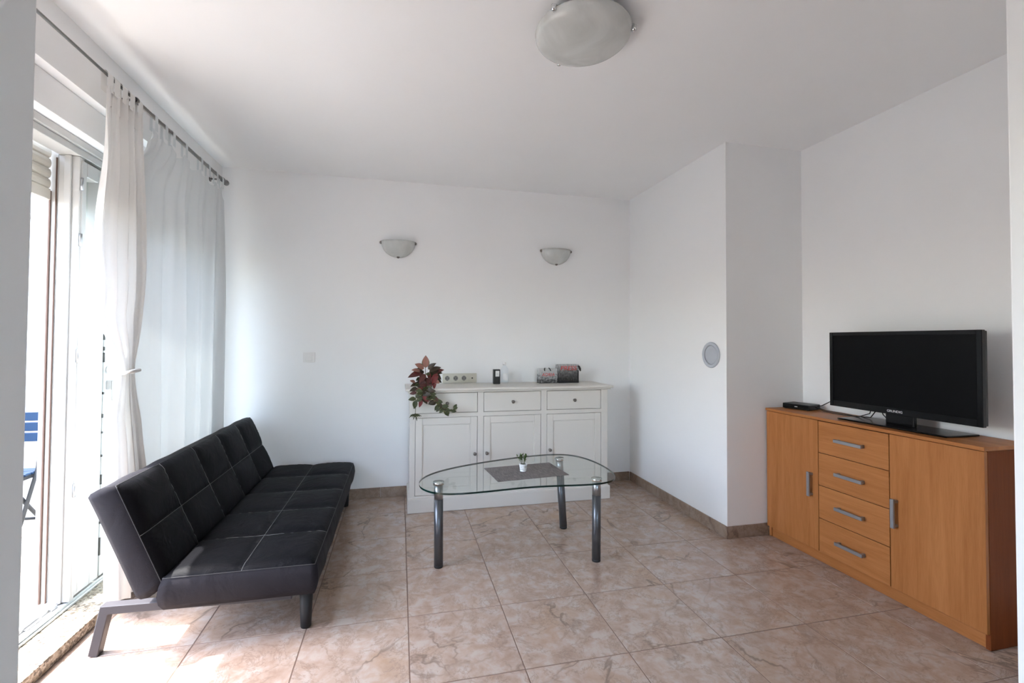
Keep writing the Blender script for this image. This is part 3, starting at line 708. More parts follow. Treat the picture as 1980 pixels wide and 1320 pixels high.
for ci, (a, b) in enumerate(cols):
    d = P('drawer', M_WHITE, a + g, b - g, SBF + 0.001, SBF + 0.0185, zr0 + g, zr1 - g, 0.002)
    knob(d, sbx((a + b) / 2), SBF + 0.001, (zr0 + zr1) / 2 - 0.002)
    x0, x1, z0, z1, fw = sbx(a + g), sbx(b - g), zd0 + g, zd1 - g, 0.052
    bm = bmesh.new()
    B(bm, x0, x0 + fw, SBF + 0.001, SBF + 0.0185, z0, z1, 0.0015, 1); B(bm, x1 - fw, x1, SBF + 0.001, SBF + 0.0185, z0, z1, 0.0015, 1)
    B(bm, x0 + fw, x1 - fw, SBF + 0.001, SBF + 0.0185, z0, z0 + fw, 0.0015, 1); B(bm, x0 + fw, x1 - fw, SBF + 0.001, SBF + 0.0185, z1 - fw, z1, 0.0015, 1)
    d = fin('door', bm, M_WHITE, sb)
    box('door_panel', M_WHITE, d, x0 + fw, x1 - fw, SBF + 0.010, SBF + 0.018, z0 + fw, z1 - fw)
    bm = bmesh.new()   # moulding around the panel
    q = 0.008
    B(bm, x0 + fw, x0 + fw + q, SBF + 0.006, SBF + 0.0099, z0 + fw, z1 - fw, 0.002, 1); B(bm, x1 - fw - q, x1 - fw, SBF + 0.006, SBF + 0.0099, z0 + fw, z1 - fw, 0.002, 1)
    B(bm, x0 + fw + q, x1 - fw - q, SBF + 0.006, SBF + 0.0099, z0 + fw, z0 + fw + q, 0.002, 1); B(bm, x0 + fw + q, x1 - fw - q, SBF + 0.006, SBF + 0.0099, z1 - fw - q, z1 - fw, 0.002, 1)
    fin('panel_moulding', bm, M_WHITE, d)
    kx = (b - 0.022, a + 0.026, a + 0.026)[ci]
    knob(d, sbx(kx), SBF + 0.001, 0.425)

# ------------------------------------------------------------------ TV cabinet
tc = thing('tv_cabinet', 'beech veneer cabinet with two doors and four central drawers against the right wall', 'cabinet', (2.44, 2.02, 0))
TY_A, TY_B = 1.432, 2.612       # near / far ends
def Q(name, m, x0, x1, y0, y1, z0, z1, bev=0.0, parent=tc, seg=1): return box(name, m, parent, x0 - 2.44, x1 - 2.44, y0 - 2.02, y1 - 2.02, z0, z1, bev, seg)
XB = XR - 0.012
Q('top', M_WOODY, 2.432, XB, TY_A - 0.004, TY_B, 0.846, 0.863, 0.0015)
Q('side_panel', M_WOODD, 2.458, XB, TY_A, TY_A + 0.018, 0.001, 0.8455, 0.001)
Q('side_panel', M_WOODZ, 2.458, XB, TY_B - 0.018, TY_B, 0.001, 0.8455, 0.001)
Q('plinth', M_WOODY, 2.466, 2.484, TY_A + 0.0185, TY_B - 0.0185, 0.001, 0.069, 0.001)
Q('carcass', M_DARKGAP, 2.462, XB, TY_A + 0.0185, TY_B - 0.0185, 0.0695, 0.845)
def handle_h(parent, yc, zc, L, vertical):
    bm = bmesh.new(); x0, x1 = 2.408 - 2.44, 2.4395 - 2.44; y = yc - 2.02
    if vertical:
        B(bm, x0, x0 + 0.012, y - 0.009, y + 0.009, zc - L / 2, zc + L / 2, 0.0015, 1)
        for s in (-1, 1): B(bm, x0 + 0.0115, x1, y - 0.0085, y + 0.0085, zc + s * (L / 2 - 0.012) - 0.006, zc + s * (L / 2 - 0.012) + 0.006)
    else:
        B(bm, x0, x0 + 0.012, y - L / 2, y + L / 2, zc - 0.009, zc + 0.009, 0.0015, 1)
        for s in (-1, 1): B(bm, x0 + 0.0115, x1, y + s * (L / 2 - 0.012) - 0.006, y + s * (L / 2 - 0.012) + 0.006, zc - 0.0085, zc + 0.0085)
    return fin('handle', bm, M_HANDLE, parent)
d = Q('door', M_WOODZ, 2.44, 2.458, 2.2245, TY_B - 0.0015, 0.070, 0.8425, 0.001); handle_h(d, 2.268, 0.454, 0.145, True)
d = Q('door', M_WOODZ, 2.44, 2.458, TY_A + 0.0015, 1.8185, 0.070, 0.8425, 0.001); handle_h(d, 1.789, 0.452, 0.145, True)
zs = [0.070, 0.268, 0.461, 0.654, 0.8425]
for z0, z1 in zip(zs, zs[1:]):
    d = Q('drawer', M_WOODY, 2.44, 2.458, 1.8225, 2.2205, z0 + 0.0015, z1 - 0.002, 0.001); handle_h(d, 2.021, (z0 + z1) / 2, 0.16, False)

# ------------------------------------------------------------------ television
tv = thing('television', 'black flat screen television standing on the beech cabinet', 'television', (2.60, 1.87, 0.8635))
def T(name, m, x0, x1, y0, y1, z0, z1, bev=0.0, parent=tv, seg=2): return box(name, m, parent, x0 - 2.60, x1 - 2.60, y0 - 1.87, y1 - 1.87, z0 - 0.8635, z1 - 0.8635, bev, seg)
ty0, ty1, tz0, tz1 = 1.500, 2.241, 0.928, 1.369
bez = 0.022
bm = bmesh.new()
def bb(y0, y1, z0, z1): B(bm, 2.55 - 2.6, 2.572 - 2.6, y0 - 1.87, y1 - 1.87, z0 - 0.8635, z1 - 0.8635, 0.002, 1)
bb(ty0, ty0 + bez, tz0, tz1); bb(ty1 - bez, ty1, tz0, tz1); bb(ty0 + bez, ty1 - bez, tz0, tz0 + 0.034); bb(ty0 + bez, ty1 - bez, tz1 - bez, tz1)
fin('bezel', bm, M_BLACKP, tv)
T('screen', M_SCREEN, 2.555, 2.571, ty0 + bez - 0.001, ty1 - bez + 0.001, tz0 + 0.033, tz1 - bez + 0.001)
bm = bmesh.new(); B(bm, 2.572 - 2.6, 2.592 - 2.6, ty0 + 0.004 - 1.87, ty1 - 0.004 - 1.87, tz0 + 0.004 - 0.8635, tz1 - 0.004 - 0.8635, 0.004, 2)
B(bm, 2.592 - 2.6, 2.622 - 2.6, ty0 + 0.12 - 1.87, ty1 - 0.12 - 1.87, tz0 + 0.03 - 0.8635, tz1 - 0.1 - 0.8635, 0.008, 2); fin('back_cover', bm, M_BLACKM, tv)
T('stand_neck', M_BLACKP, 2.578, 2.600, 1.80, 1.94, 0.872, 0.96, 0.004)
bm = bmesh.new(); B(bm, -0.115, 0.10, -0.27, 0.27, 0.0005, 0.009, 0.004, 2)
fin('stand_base', bm, M_BLACKP, tv)
mw = Matrix(((0, 0, -1, 2.5496 - 2.60), (-1, 0, 0, 2.02 - 1.87 - 0.148), (0, 1, 0, tz0 + 0.017 - 0.8635), (0, 0, 0, 1)))
text_mesh('brand_lettering', 'GRUNDIG', 0.017, M_LOGO, tv, mw, 0.0003, xscale=1.0)

stb = thing('set_top_box', 'small flat black set-top box on the far end of the beech cabinet', 'set-top box', (2.625, 2.515, 0.8635), math.radians(16))
bm = bmesh.new(); B(bm, -0.065, 0.065, -0.085, 0.085, 0.003, 0.036, 0.004, 2); fin('casing', bm, M_BLACKM, stb)
box('front_panel', M_BLACKP, stb, -0.0665, -0.0652, -0.081, 0.081, 0.006, 0.033, 0.0004, 1)
box('display', M_LABEL, stb, -0.0672, -0.0666, -0.012, 0.006, 0.017, 0.022)
for sx in (-1, 1):
    for sy in (-1, 1): box('foot', M_BLACKM, stb, sx * 0.05 - 0.006, sx * 0.05 + 0.006, sy * 0.07 - 0.006, sy * 0.07 + 0.006, 0.0003, 0.003)
cb = thing('power_cables', 'black cables running from the set-top box to the back of the television', 'cables', (2.64, 2.32, 0.8635))
def cab(pts): tube('cable', M_CABLE, cb, [Vector(p) - Vector((2.64, 2.32, 0.8635)) for p in pts], 0.0028, 6)
cab([(2.655, 2.435, 0.885), (2.66, 2.41, 0.877), (2.655, 2.37, 0.868), (2.645, 2.31, 0.867), (2.635, 2.23, 0.868), (2.62, 2.12, 0.876), (2.612, 2.05, 0.905), (2.606, 2.03, 0.965)])
cab([(2.665, 2.43, 0.89), (2.67, 2.40, 0.90), (2.672, 2.35, 0.93), (2.662, 2.28, 0.965), (2.64, 2.20, 0.985), (2.629, 2.10, 0.99)])
cab([(2.675, 2.437, 0.882), (2.69, 2.39, 0.868), (2.70, 2.30, 0.8665), (2.67, 2.18, 0.867), (2.63, 2.06, 0.88), (2.603, 2.00, 0.94)])
cab([(2.60, 1.985, 0.95), (2.61, 1.975, 0.91), (2.64, 1.965, 0.875), (2.70, 1.96, 0.867), (2.735, 1.95, 0.867)])

# ------------------------------------------------------------------ glass coffee table
ct = thing('coffee_table', 'bean-shaped clear glass coffee table on three grey tubular legs', 'coffee table', (0.7, 2.75, 0))
outl = [(0.104, 2.632), (0.142, 2.765), (0.226, 2.841), (0.373, 2.924), (0.559, 2.995), (0.73, 3.046), (0.899, 3.088), (1.069, 3.107), (1.165, 3.097), (1.238, 3.028), (1.276, 2.904), (1.301, 2.785), (1.303, 2.629), (1.28, 2.504), (1.24, 2.446), (1.16, 2.41), (1.087, 2.399), (0.989, 2.408), (0.9, 2.424), (0.775, 2.438), (0.678, 2.436), (0.582, 2.423), (0.457, 2.408), (0.337, 2.398), (0.25, 2.403), (0.194, 2.428), (0.141, 2.489), (0.111, 2.561)]
def catmull(P, n=5):
    out = []; N = len(P)
    for i in range(N):
        p0, p1, p2, p3 = (Vector(P[(i + k) % N]) for k in (-1, 0, 1, 2))
        for s in range(n):
            t = s / n; out.append(0.5 * ((2 * p1) + (p2 - p0) * t + (2 * p0 - 5 * p1 + 4 * p2 - p3) * t * t + (3 * p1 - p0 - 3 * p2 + p3) * t ** 3))
    return out
ol = [v for v in outl]
for _ in range(2):   # relax the traced outline
    ol = [tuple((Vector(ol[i - 1]) + 2 * Vector(ol[i]) + Vector(ol[(i + 1) % len(ol)])) / 4 * 1.0) for i in range(len(ol))]
cc = Vector((0.7, 2.75)); ol = [cc + (Vector(p) - cc) * 1.012 for p in ol]
ol = catmull(ol, 5)
bm = bmesh.new()
ZG0, ZG1 = 0.490, 0.500
tp = [bm.verts.new((p.x - 0.7, p.y - 2.75, ZG1)) for p in ol]; bt = [bm.verts.new((p.x - 0.7, p.y - 2.75, ZG0)) for p in ol]
bm.faces.new(tp); bm.faces.new(bt[::-1])
for k in range(len(tp)):
    f = bm.faces.new((tp[k], bt[k], bt[(k + 1) % len(tp)], tp[(k + 1) % len(tp)])); f.material_index = 1
fin('glass_top', bm, [M_TGLASS, M_TEDGE], ct)
for (bx_, by_), (tx_, ty_) in (((0.231, 2.655), (0.227, 2.655)), ((1.13, 3.02), (1.098, 3.02)), ((1.155, 2.53), (1.157, 2.53))):
    b0, t0 = Vector((bx_ - 0.7, by_ - 2.75, 0)), Vector((tx_ - 0.7, ty_ - 2.75, ZG0))
    dr = t0 - b0
    lg = tube('leg', M_LEGG, ct, [b0 + Vector((0, 0, 0.0125)), b0 + dr * 0.795], 0.026, 20)
    tube('foot_cap', M_BLACKM, lg, [b0 + Vector((0, 0, 0.0005)), b0 + Vector((0, 0, 0.0122))], 0.0255, 20)
    tube('sleeve', M_STEEL, lg, [b0 + dr * 0.796, b0 + dr * 0.965], 0.0255, 20)
    tube('top_disc', M_CHROME, lg, [b0 + dr * 0.966, b0 + dr * 0.999], [0.031, 0.0325], 20)
for lg in [o for o in ct.children if o.name.startswith('leg')]:
    pass
pm = thing('placemat', 'dark grey woven rectangular placemat lying on the glass coffee table', 'placemat', (0.765, 2.71, ZG1))
mp_ = [(0.531, 2.832), (0.99, 2.877), (0.995, 2.585), (0.545, 2.54)]
# true rectangle closest to the traced corners
ax = Vector((0.448, 0.045)); Lm = 0.450; ax.normalize(); ay = Vector((-ax.y, ax.x)); Wm = 0.292; cm_ = Vector((0.7655, 2.7085))
bm = bmesh.new(); pts = [cm_ + ax * (sx * Lm / 2) + ay * (sy * Wm / 2) - Vector((0.765, 2.71)) for sx, sy in ((-1, -1), (1, -1), (1, 1), (-1, 1))]
a = [bm.verts.new((p.x, p.y, 0.0003)) for p in pts]; b = [bm.verts.new((p.x, p.y, 0.002)) for p in pts]
bm.faces.new(a[::-1]); bm.faces.new(b)
for k in range(4): bm.faces.new((a[k], a[(k + 1) % 4], b[(k + 1) % 4], b[k]))
fin('mat', bm, M_MAT, pm)

def leaf_mesh(name, m, L=1.0, W=0.5, fold=0.12, curl=0.2, seg=6):
    """pointed leaf of unit length along +Y, normal +Z, a tip and a folded midrib"""
    bm = bmesh.new(); rows = []
    for k in range(seg + 1):
        t = k / seg; w = W * (math.sin(PI * t ** 0.75) ** 0.85) * 0.5 if 0 < t < 1 else 0.0
        zc = -curl * t * t
        if k in (0, seg): rows.append([bm.verts.new((0, L * t, zc))])
        else: rows.append([bm.verts.new((-w, L * t, zc + fold * w * 2)), bm.verts.new((0, L * t, zc)), bm.verts.new((w, L * t, zc + fold * w * 2))])
    for a, b in zip(rows, rows[1:]):
        if len(a) == 1: bm.faces.new((a[0], b[1], b[0])); bm.faces.new((a[0], b[2], b[1]))
        elif len(b) == 1: bm.faces.new((a[0], a[1], b[0])); bm.faces.new((a[1], a[2], b[0]))
        else: bm.faces.new((a[0], a[1], b[1], b[0])); bm.faces.new((a[1], a[2], b[2], b[1]))
    me = bpy.data.meshes.new(name); bm.to_mesh(me); bm.free(); me.materials.append(m)
    for p in me.polygons: p.use_smooth = True
    return me
def put_leaf(me, parent, base, direction, normal, size, name='leaf', wscale=1.0):
    d = Vector(direction).normalized(); n = Vector(normal); n = (n - d * n.dot(d)).normalized(); s = d.cross(n)
    o = bpy.data.objects.new(name, me); link(o, parent)
    mt = Matrix(((s.x * size * wscale, d.x * size, n.x * size, base[0]), (s.y * size * wscale, d.y * size, n.y * size, base[1]), (s.z * size * wscale, d.z * size, n.z * size, base[2]), (0, 0, 0, 1)))
    o.matrix_local = mt; return o

mpot = thing('potted_plant', 'small green plant in a white ribbed pot on the grey placemat', 'potted plant', (0.752, 2.715, ZG1 + 0.002))
lathe('pot', M_POT, mpot, [(0.0, 0.0005), (0.0185, 0.0005), (0.0200, 0.003), (0.0208, 0.012), (0.0202, 0.0125), (0.0202, 0.0135), (0.0216, 0.014), (0.0222, 0.024), (0.0216, 0.0245), (0.0216, 0.0255), (0.0230, 0.026), (0.0236, 0.036), (0.0230, 0.0365), (0.0230, 0.0375), (0.0245, 0.038), (0.0250, 0.047), (0.0228, 0.047), (0.0222, 0.040), (0.0, 0.040)], 28)
lathe('soil', M_SOIL, mpot, [(0.0, 0.0425), (0.0205, 0.0420), (0.0205, 0.0405), (0.0, 0.0405)], 20)
lm = leaf_mesh('small_leaf', L_BOX, 1, 0.42, 0.1, 0.12, 5)
for k in range(7):
    a = k * 2.4; rr = 0.006 + 0.002 * (k % 3); tilt = 0.15 + 0.09 * (k % 5)
    p0 = Vector((rr * math.cos(a), rr * math.sin(a), 0.042)); tip = p0 + Vector((math.cos(a) * tilt * 0.06, math.sin(a) * tilt * 0.06, 0.045 + 0.006 * (k % 3)))
    st = tube('stem', M_STEM, mpot, [p0, (p0 + tip) / 2 + Vector((0, 0, 0.004)), tip], 0.0011, 5)
    for q in range(6):
        f = 0.45 + 0.55 * q / 5; b = p0.lerp(tip, f); aa = a + q * 2.2
        dv = Vector((math.cos(aa) * 0.8, math.sin(aa) * 0.8, 0.55 + 0.5 * f)); put_leaf(lm, st, b, dv, Vector((-dv.x * 0.4, -dv.y * 0.4, 1)), 0.019 + 0.004 * ((q + k) % 3))

# ------------------------------------------------------------------ things on the sideboard
ZS = 0.9415
tr = thing('trailing_plant', 'trailing plant with burgundy and green leaves spilling over the sideboard edge', 'plant', (0.20, 3.60, ZS))
O3 = Vector((0.20, 3.60, ZS))
lathe('pot', M_BLACKM, tr, [(0.0, 0.0005), (0.035, 0.0005), (0.045, 0.06), (0.041, 0.06), (0.036, 0.02), (0.0, 0.02)], 18)
lms = {'b': leaf_mesh('leaf_burgundy', L_BURG, 1, 0.55, 0.15, 0.25), 'p': leaf_mesh('leaf_pink', L_PINK, 1, 0.62, 0.10, 0.10), 'd': leaf_mesh('leaf_dark', L_DARK, 1, 0.55, 0.15, 0.25), 'o': leaf_mesh('leaf_olive', L_OLIVE, 1, 0.62, 0.12, 0.2), 'r': leaf_mesh('leaf_red', L_RED, 1, 0.45, 0.15, 0.2)}
def stem(pts): return tube('stem', M_STEM, tr, [Vector(p) - O3 for p in pts], 0.0022, 6)
rng = random.Random(3)
crown = stem([(0.20, 3.60, ZS + 0.03), (0.198, 3.59, ZS + 0.10), (0.195, 3.575, ZS + 0.17)])
def LF(k, parent, x, y, z, d, n, s): put_leaf(lms[k], parent, Vector((x, y, z)) - O3, d, n, s)
# the tall tip leaf and the big ones below it
LF('p', crown, 0.197, 3.565, 1.095, (0.0, -0.15, 1), (0, -1, -0.1), 0.098)
LF('p', crown, 0.185, 3.55, 1.09, (-0.75, -0.35, 0.45), (-0.2, -0.8, 0.6), 0.085)
LF('p', crown, 0.160, 3.54, 1.07, (-1.0, -0.3, 0.25), (0, -0.6, 0.8), 0.075)
LF('b', crown, 0.165, 3.53, 1.055, (-1.0, -0.2, -0.12), (0, -0.7, 0.7), 0.105)
LF('b', crown, 0.19, 3.53, 1.05, (-0.4, -0.6, -0.5), (0, -0.8, 0.5), 0.09)
LF('d', crown, 0.215, 3.545, 1.085, (0.5, -0.4, 0.55), (0, -0.8, 0.6), 0.08)
LF('d', crown, 0.235, 3.545, 1.07, (0.85, -0.3, 0.5), (0, -0.7, 0.7), 0.085)
LF('d', crown, 0.245, 3.545, 1.06, (0.9, -0.3, 0.05), (0, -0.8, 0.5), 0.08)
LF('r', crown, 0.285, 3.52, 1.055, (-0.55, -0.3, -0.9), (0.2, -1, 0.2), 0.11)
LF('r', crown, 0.255, 3.50, 1.02, (0.1, -0.2, -1), (0.2, -1, 0), 0.085)
LF('b', crown, 0.22, 3.52, 1.03, (0.1, -0.5, -0.8), (0.1, -1, 0.1), 0.10)
LF('b', crown, 0.18, 3.51, 1.01, (-0.25, -0.3, -0.8), (-0.1, -1, 0.2), 0.09)
for k in range(34):
    a = rng.uniform(-2.9, 0.3); rr = rng.uniform(0.02, 0.085)
    x = 0.20 + rr * math.cos(a) * 1.1; y = 3.575 + rr * math.sin(a) * 0.7; z = 0.985 + rng.uniform(-0.015, 0.105) * (1.1 - rr * 5)
    dv = (math.cos(a) * 1.0 + rng.uniform(-0.3, 0.3), math.sin(a) * 0.7 - 0.15, rng.uniform(-0.75, 0.55))
    LF(rng.choice('bbdddr' if k % 4 else 'op'), crown, x, y, z, dv, (rng.uniform(-.3, .3), -0.8, 0.6), rng.uniform(0.045, 0.075))
def vine(pts, n, kinds, s0, s1, spread=0.9):
    st = stem(pts); P_ = [Vector(p) for p in pts]
    for k in range(n):
        f = (k + 0.4) / n * (len(P_) - 1); i = min(int(f), len(P_) - 2); p = P_[i].lerp(P_[i + 1], f - i); d = (P_[i + 1] - P_[i]).normalized()
        sd = Vector((1, 0, 0)) * (1 if k % 2 else -1) * spread
        dv = d * rng.uniform(0.2, 0.8) + sd + Vector((0, -0.25, rng.uniform(-0.3, 0.3)))
        LF(rng.choice(kinds), st, p.x, p.y - 0.004, p.z, dv, (rng.uniform(-.3, .3), -1, rng.uniform(0.0, 0.5)), rng.uniform(s0, s1))
    d = (P_[-1] - P_[-2]).normalized()
    LF(kinds[-1], st, *P_[-1], d, (0, -1, 0.2), s1)
vine([(0.17, 3.57, 0.985), (0.14, 3.50, 0.965), (0.125, 3.455, 0.93), (0.118, 3.448, 0.86)], 9, 'bddo', 0.042, 0.064)
vine([(0.19, 3.57, 0.985), (0.18, 3.49, 0.955), (0.175, 3.452, 0.905), (0.165, 3.45, 0.87)], 15, 'bdodr', 0.045, 0.068)
vine([(0.21, 3.57, 0.985), (0.205, 3.49, 0.96), (0.215, 3.452, 0.92), (0.25, 3.45, 0.865), (0.29, 3.45, 0.815), (0.325, 3.45, 0.79)], 26, 'bdodo', 0.045, 0.064)
vine([(0.235, 3.455, 0.90), (0.29, 3.447, 0.835), (0.325, 3.447, 0.80), (0.335, 3.447, 0.785)], 6, 'oo', 0.045, 0.062)
vine([(0.325, 3.449, 0.79), (0.36, 3.447, 0.775), (0.395, 3.447, 0.775), (0.405, 3.447, 0.79)], 6, 'oo', 0.030, 0.042)
vine([(0.12, 3.449, 0.88), (0.120, 3.449, 0.80), (0.118, 3.449, 0.765)], 1, 'o', 0.02, 0.03)
sp_ = stem([(0.118, 3.449, 0.768), (0.116, 3.449, 0.75)])
for k in range(9):
    a = -0.4 + k * PI * 1.1 / 8 + PI; put_leaf(lms['o'], sp_, Vector((0.117, 3.448, 0.755)) - O3, (math.cos(a), -0.25, math.sin(a) * 0.45 - 0.1), (0, -0.6, 0.8), 0.036 + 0.008 * (k % 3), wscale=0.35)

pb = thing('perfume_box', 'small black carton with a white label standing on the white sideboard', 'box', (0.808, 3.78, ZS))
bm = bmesh.new(); B(bm, -0.0275, 0.0275, -0.02, 0.03, 0.0005, 0.124, 0.001, 1); fin('carton', bm, M_BLACKM, pb)
box('label', M_LABEL, pb, -0.014, 0.019, -0.0206, -0.0201, 0.064, 0.112)
bm = bmesh.new()
for k, w in enumerate((0.008, 0.006)): B(bm, 0.0025 - w, 0.0025 + w, -0.0209, -0.0206, 0.088 - k * 0.005, 0.0895 - k * 0.005)
fin('label_print', bm, M_WGAP, pb)
bt_ = thing('plastic_bottle', 'clear plastic bottle with white cap beside the black carton on the sideboard', 'bottle', (0.882, 3.80, ZS))
lathe('body', M_CLEARP, bt_, [(0.0, 0.0005), (0.030, 0.0005), (0.034, 0.006), (0.034, 0.115), (0.028, 0.135), (0.014, 0.152), (0.012, 0.160), (0.0, 0.160)], 24)
lathe('cap', M_LABEL, bt_, [(0.0, 0.1605), (0.015, 0.1605), (0.016, 0.163), (0.0155, 0.182), (0.0, 0.184)], 18)
box('label', M_LABEL, bt_, -0.020, 0.020, -0.0350, -0.0343, 0.03, 0.09)

def bag(name, label, x0, x1, yf, dep, zt, m, txt, tsz, tz, tilt, parent_loc):
    t = thing(name, label, 'gift bag', parent_loc, tilt, 'city print gift bags on the sideboard')
    w = (x1 - x0) / 2
    bm = bmesh.new()
    f = [bm.verts.new(p) for p in ((-w, 0, 0.0005), (w, 0, 0.0005), (w, 0, zt), (-w, 0, zt))]; bk = [bm.verts.new(p) for p in ((-w, dep, 0.0005), (w, dep, 0.0005), (w, dep, zt), (-w, dep, zt))]
    sm = [bm.verts.new((s * (w - 0.012), dep / 2, z)) for s in (-1, 1) for z in (0.0005, zt)]
    bm.faces.new(f); bm.faces.new(bk[::-1]); bm.faces.new((f[0], f[3], sm[1], sm[0])); bm.faces.new((bk[0], sm[0], sm[1], bk[3]))
    bm.faces.new((f[1], sm[2], sm[3], f[2])); bm.faces.new((bk[1], bk[2], sm[3], sm[2])); bm.faces.new((f[0], sm[0], bk[0], bk[1], sm[2], f[1]))
    fin('paper_bag', bm, m, t)
    mw = Matrix(((1, 0, 0, 0.0), (0, 0, -1, -0.0008), (0, 1, 0, tz), (0, 0, 0, 1)))
    text_mesh('lettering', txt, tsz, M_RED, t, mw, 0.0003, 0.15)
    return t
g1 = bag('gift_bag', 'small pale grey gift bag with black handles and red script beside the larger bag', 1.183, 1.352, 0, 0.06, 0.127, M_BAG1, 'ADRIA', 0.040, 0.073, 0.0, (1.266, 3.765, ZS))
tube('handle', M_BLACKI, g1, [(-0.034, -0.002, 0.108), (-0.036, -0.004, 0.125), (-0.03, 0.004, 0.133)], 0.0042, 6)
tube('handle', M_BLACKI, g1, [(0.022, -0.002, 0.108), (0.012, -0.004, 0.126), (0.005, 0.004, 0.133)], 0.0042, 6)
g2 = bag('gift_bag', 'larger dark gift bag with bold red lettering at the right end of the sideboard', 1.352, 1.545, 0, 0.07, 0.162, M_BAG2, 'PRESS', 0.054, 0.128, 0.0, (1.453, 3.765, ZS))
for o_ in g2.children:
    if o_.name.startswith('lettering'): o_.data.transform(Matrix.Diagonal((1.12, 1, 1, 1)))
bm = bmesh.new(); B(bm, -0.0965, 0.0965, -0.0012, -0.0006, 0.0005, 0.016); fin('dark_band', bm, M_BLACKI, g2)
bm = bmesh.new(); B(bm, 0.084, 0.0965, -0.0016, -0.0008, 0.016, 0.11); fin('dark_border', bm, M_BLACKI, g2)
bmr = bmesh.new(); TUBE(bmr, [(0.085, 0.01, 0.15), (0.095, -0.008, 0.145), (0.103, -0.012, 0.125), (0.108, -0.01, 0.105)], [0.004, 0.009, 0.010, 0.006], 6); fin('ribbon', bmr, M_BLACKI, g2, True)

# ------------------------------------------------------------------ sockets, switch, vent
sk = thing('socket_strip', 'ivory four-gang wall socket strip just above the sideboard top', 'socket', (0.362, D, 0.983))
N4 = 0.0725
bm = bmesh.new(); B(bm, 0, 4 * N4 + 0.008, -0.010, -0.0003, -0.041, 0.041, 0.003, 2); fin('frame', bm, M_PLAST, sk)
for k in range(3):
    c = (0.004 + N4 * (k + 0.5), -0.0102, 0)
    s_ = box('socket', M_PLAST, sk, c[0] - 0.028, c[0] + 0.028, -0.0135, -0.0102, -0.028, 0.028, 0.0015, 1)
    lathe('socket_well', M_WGAP, s_, [(0.0, 0.0005), (0.019, 0.0005), (0.0205, 0.0012), (0.0205, 0.0), (0.0, 0.0)], 24, (c[0], -0.0136, 0), axis='y')
    bm = bmesh.new()
    for sx in (-1, 1): LATHE(bm, [(0.0, 0.0012), (0.004, 0.0012), (0.004, 0.0005), (0.0, 0.0005)], 10, (c[0] + sx * 0.0095, -0.0136, 0), axis='y')
    B(bm, c[0] - 0.003, c[0] + 0.003, -0.0152, -0.0142, 0.014, 0.019); B(bm, c[0] - 0.003, c[0] + 0.003, -0.0152, -0.0142, -0.019, -0.014); fin('pin_holes', bm, M_HOLE, s_)
c = 0.004 + N4 * 3.5
s_ = box('aerial_outlet', M_PLAST, sk, c - 0.028, c + 0.028, -0.0135, -0.0102, -0.028, 0.028, 0.0015, 1)
lathe('outlet_hole', M_HOLE, s_, [(0.0, 0.001), (0.006, 0.001), (0.0065, 0.0), (0.0, 0.0)], 14, (c, -0.0136, 0), axis='y')
sw = thing('light_switch', 'square white light switch on the back wall above the sofa', 'switch', (-0.716, D, 1.167))
bm = bmesh.new(); B(bm, -0.045, 0.045, -0.009, -0.0003, -0.041, 0.041, 0.003, 2); fin('frame', bm, M_SWITCH, sw)
bm = bmesh.new(); B(bm, -0.028, 0.026, -0.0135, -0.0091, -0.030, 0.030, 0.002, 1); fin('rocker', bm, M_SWITCH, sw)
vt = thing('round_vent_cover', 'round blue-grey chimney vent cover on the side of the white pillar', 'vent cover', (CXX, 2.773, 1.217))
lathe('rim', M_VENT, vt, [(0.066, 0.0005), (0.088, 0.0005), (0.091, 0.004), (0.089, 0.009), (0.083, 0.011), (0.076, 0.008), (0.071, 0.010), (0.066, 0.006), (0.066, 0.0005)], 44, axis='x')
lathe('disc', M_VENT, vt, [(0.0, 0.007), (0.03, 0.0072), (0.058, 0.006), (0.0655, 0.003), (0.0655, 0.0005), (0.0, 0.0005)], 44, axis='x')

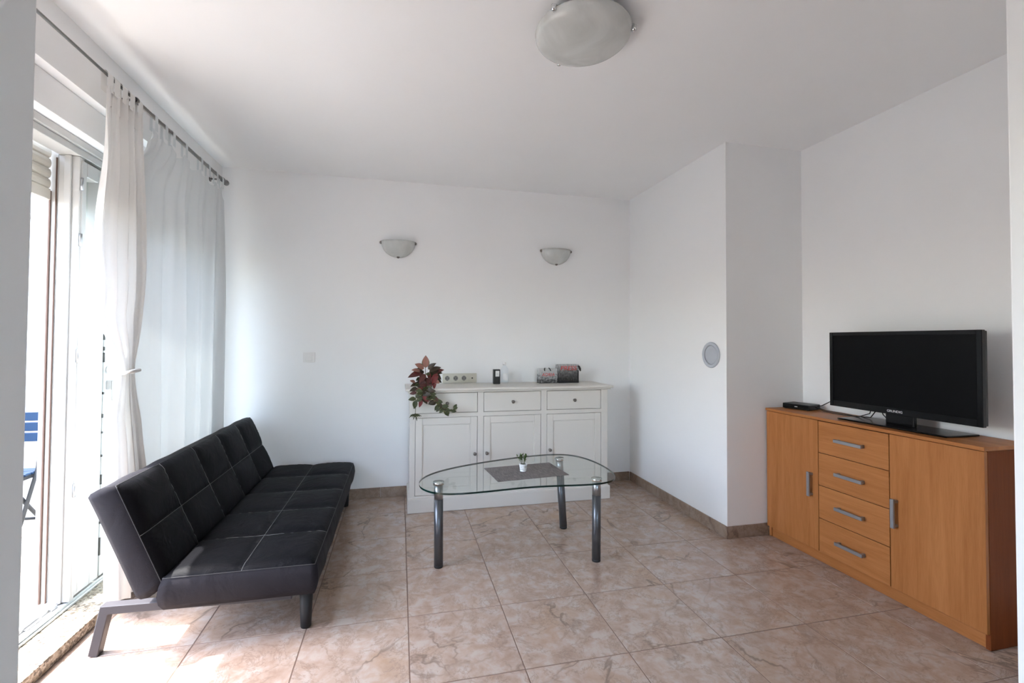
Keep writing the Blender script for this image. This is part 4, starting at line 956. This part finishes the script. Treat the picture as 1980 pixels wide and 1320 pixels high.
# ------------------------------------------------------------------ lamps (switched off)
def sconce(x, label):
    t = thing('wall_lamp', label, 'wall lamp', (x, D, 2.145), group='half-bowl wall lamps on the back wall')
    bm = bmesh.new(); n, mL = 28, 12; a_, b_, dp = 0.142, 0.138, 0.098
    def shell(k, e):
        rows = []
        for i in range(mL + 1):
            th = (PI / 2) * i / mL; row = []
            for j in range(n + 1):
                ph = PI * j / n
                row.append(bm.verts.new((-(a_ - e) * math.cos(ph) * math.cos(th) , -0.004 - (dp - e) * math.sin(ph) * math.cos(th), -(b_ - e) * math.sin(th))))
            rows.append(row)
        for i in range(mL):
            for j in range(n):
                q = (rows[i][j], rows[i][j + 1], rows[i + 1][j + 1], rows[i + 1][j]); bm.faces.new(q)
        return rows
    r1 = shell(0, 0.0); r2 = shell(1, 0.005)
    for j in range(n): bm.faces.new((r1[0][j], r2[0][j], r2[0][j + 1], r1[0][j + 1]))
    bmesh.ops.remove_doubles(bm, verts=bm.verts[:], dist=1e-5)
    fin('glass_shade', bm, M_ALAB, t, True)
    box('wall_bracket', M_SWITCH, t, -0.05, 0.05, -0.02, -0.0004, -0.09, -0.02, 0.003, 1)
    lathe('lamp_holder', M_SWITCH, t, [(0.0, -0.035), (0.016, -0.035), (0.016, 0.0), (0.0, 0.0)], 14, (0, -0.037, -0.035))
    for cx_, cz_, cy_ in ((-0.141, -0.014, -0.012), (0.141, -0.012, -0.012), (0.0, -0.133, -0.022)):
        bm = bmesh.new(); LATHE(bm, [(0.0, 0.014), (0.010, 0.012), (0.0135, 0.005), (0.0125, 0.0), (0.004, -0.002), (0.004, -0.011), (0.0, -0.011)], 12, (cx_, cy_, cz_), axis='y'); fin('clip', bm, M_KNOB, t, True)
    return t
sconce(-0.021, 'half-bowl alabaster wall lamp nearer the balcony curtain')
sconce(1.388, 'half-bowl alabaster wall lamp nearer the white pillar')
cl = thing('ceiling_lamp', 'round alabaster glass dish lamp on the ceiling with metal clips', 'ceiling lamp', (0.752, 1.79, H))
lathe('metal_base', M_SWITCH, cl, [(0.0, -0.0005), (0.12, -0.0005), (0.12, -0.03), (0.0, -0.03)], 32)
prof = [(0.0, -0.103)] + [(0.203 * math.sin(a), -0.045 - 0.058 * math.cos(a) ** 1.0) for a in [PI / 2 * k / 12 for k in range(1, 12)]] + [(0.203, -0.040), (0.2045, -0.037), (0.2025, -0.034), (0.19, -0.040), (0.15, -0.066), (0.08, -0.092), (0.0, -0.096)]
lathe('glass_dish', M_ALAB, cl, prof, 56)
for ang in (215, 335, 98):
    a = math.radians(ang); px, py = 0.2075 * math.cos(a), 0.2075 * math.sin(a)
    bm = bmesh.new(); TUBE(bm, [(px * 0.6, py * 0.6, -0.028), (px * 0.99, py * 0.99, -0.028), (px * 1.02, py * 1.02, -0.034), (px * 1.02, py * 1.02, -0.047), (px * 0.985, py * 0.985, -0.052)], [0.005, 0.007, 0.011, 0.0125, 0.007], 12); fin('clip', bm, M_CHROME, cl, True)
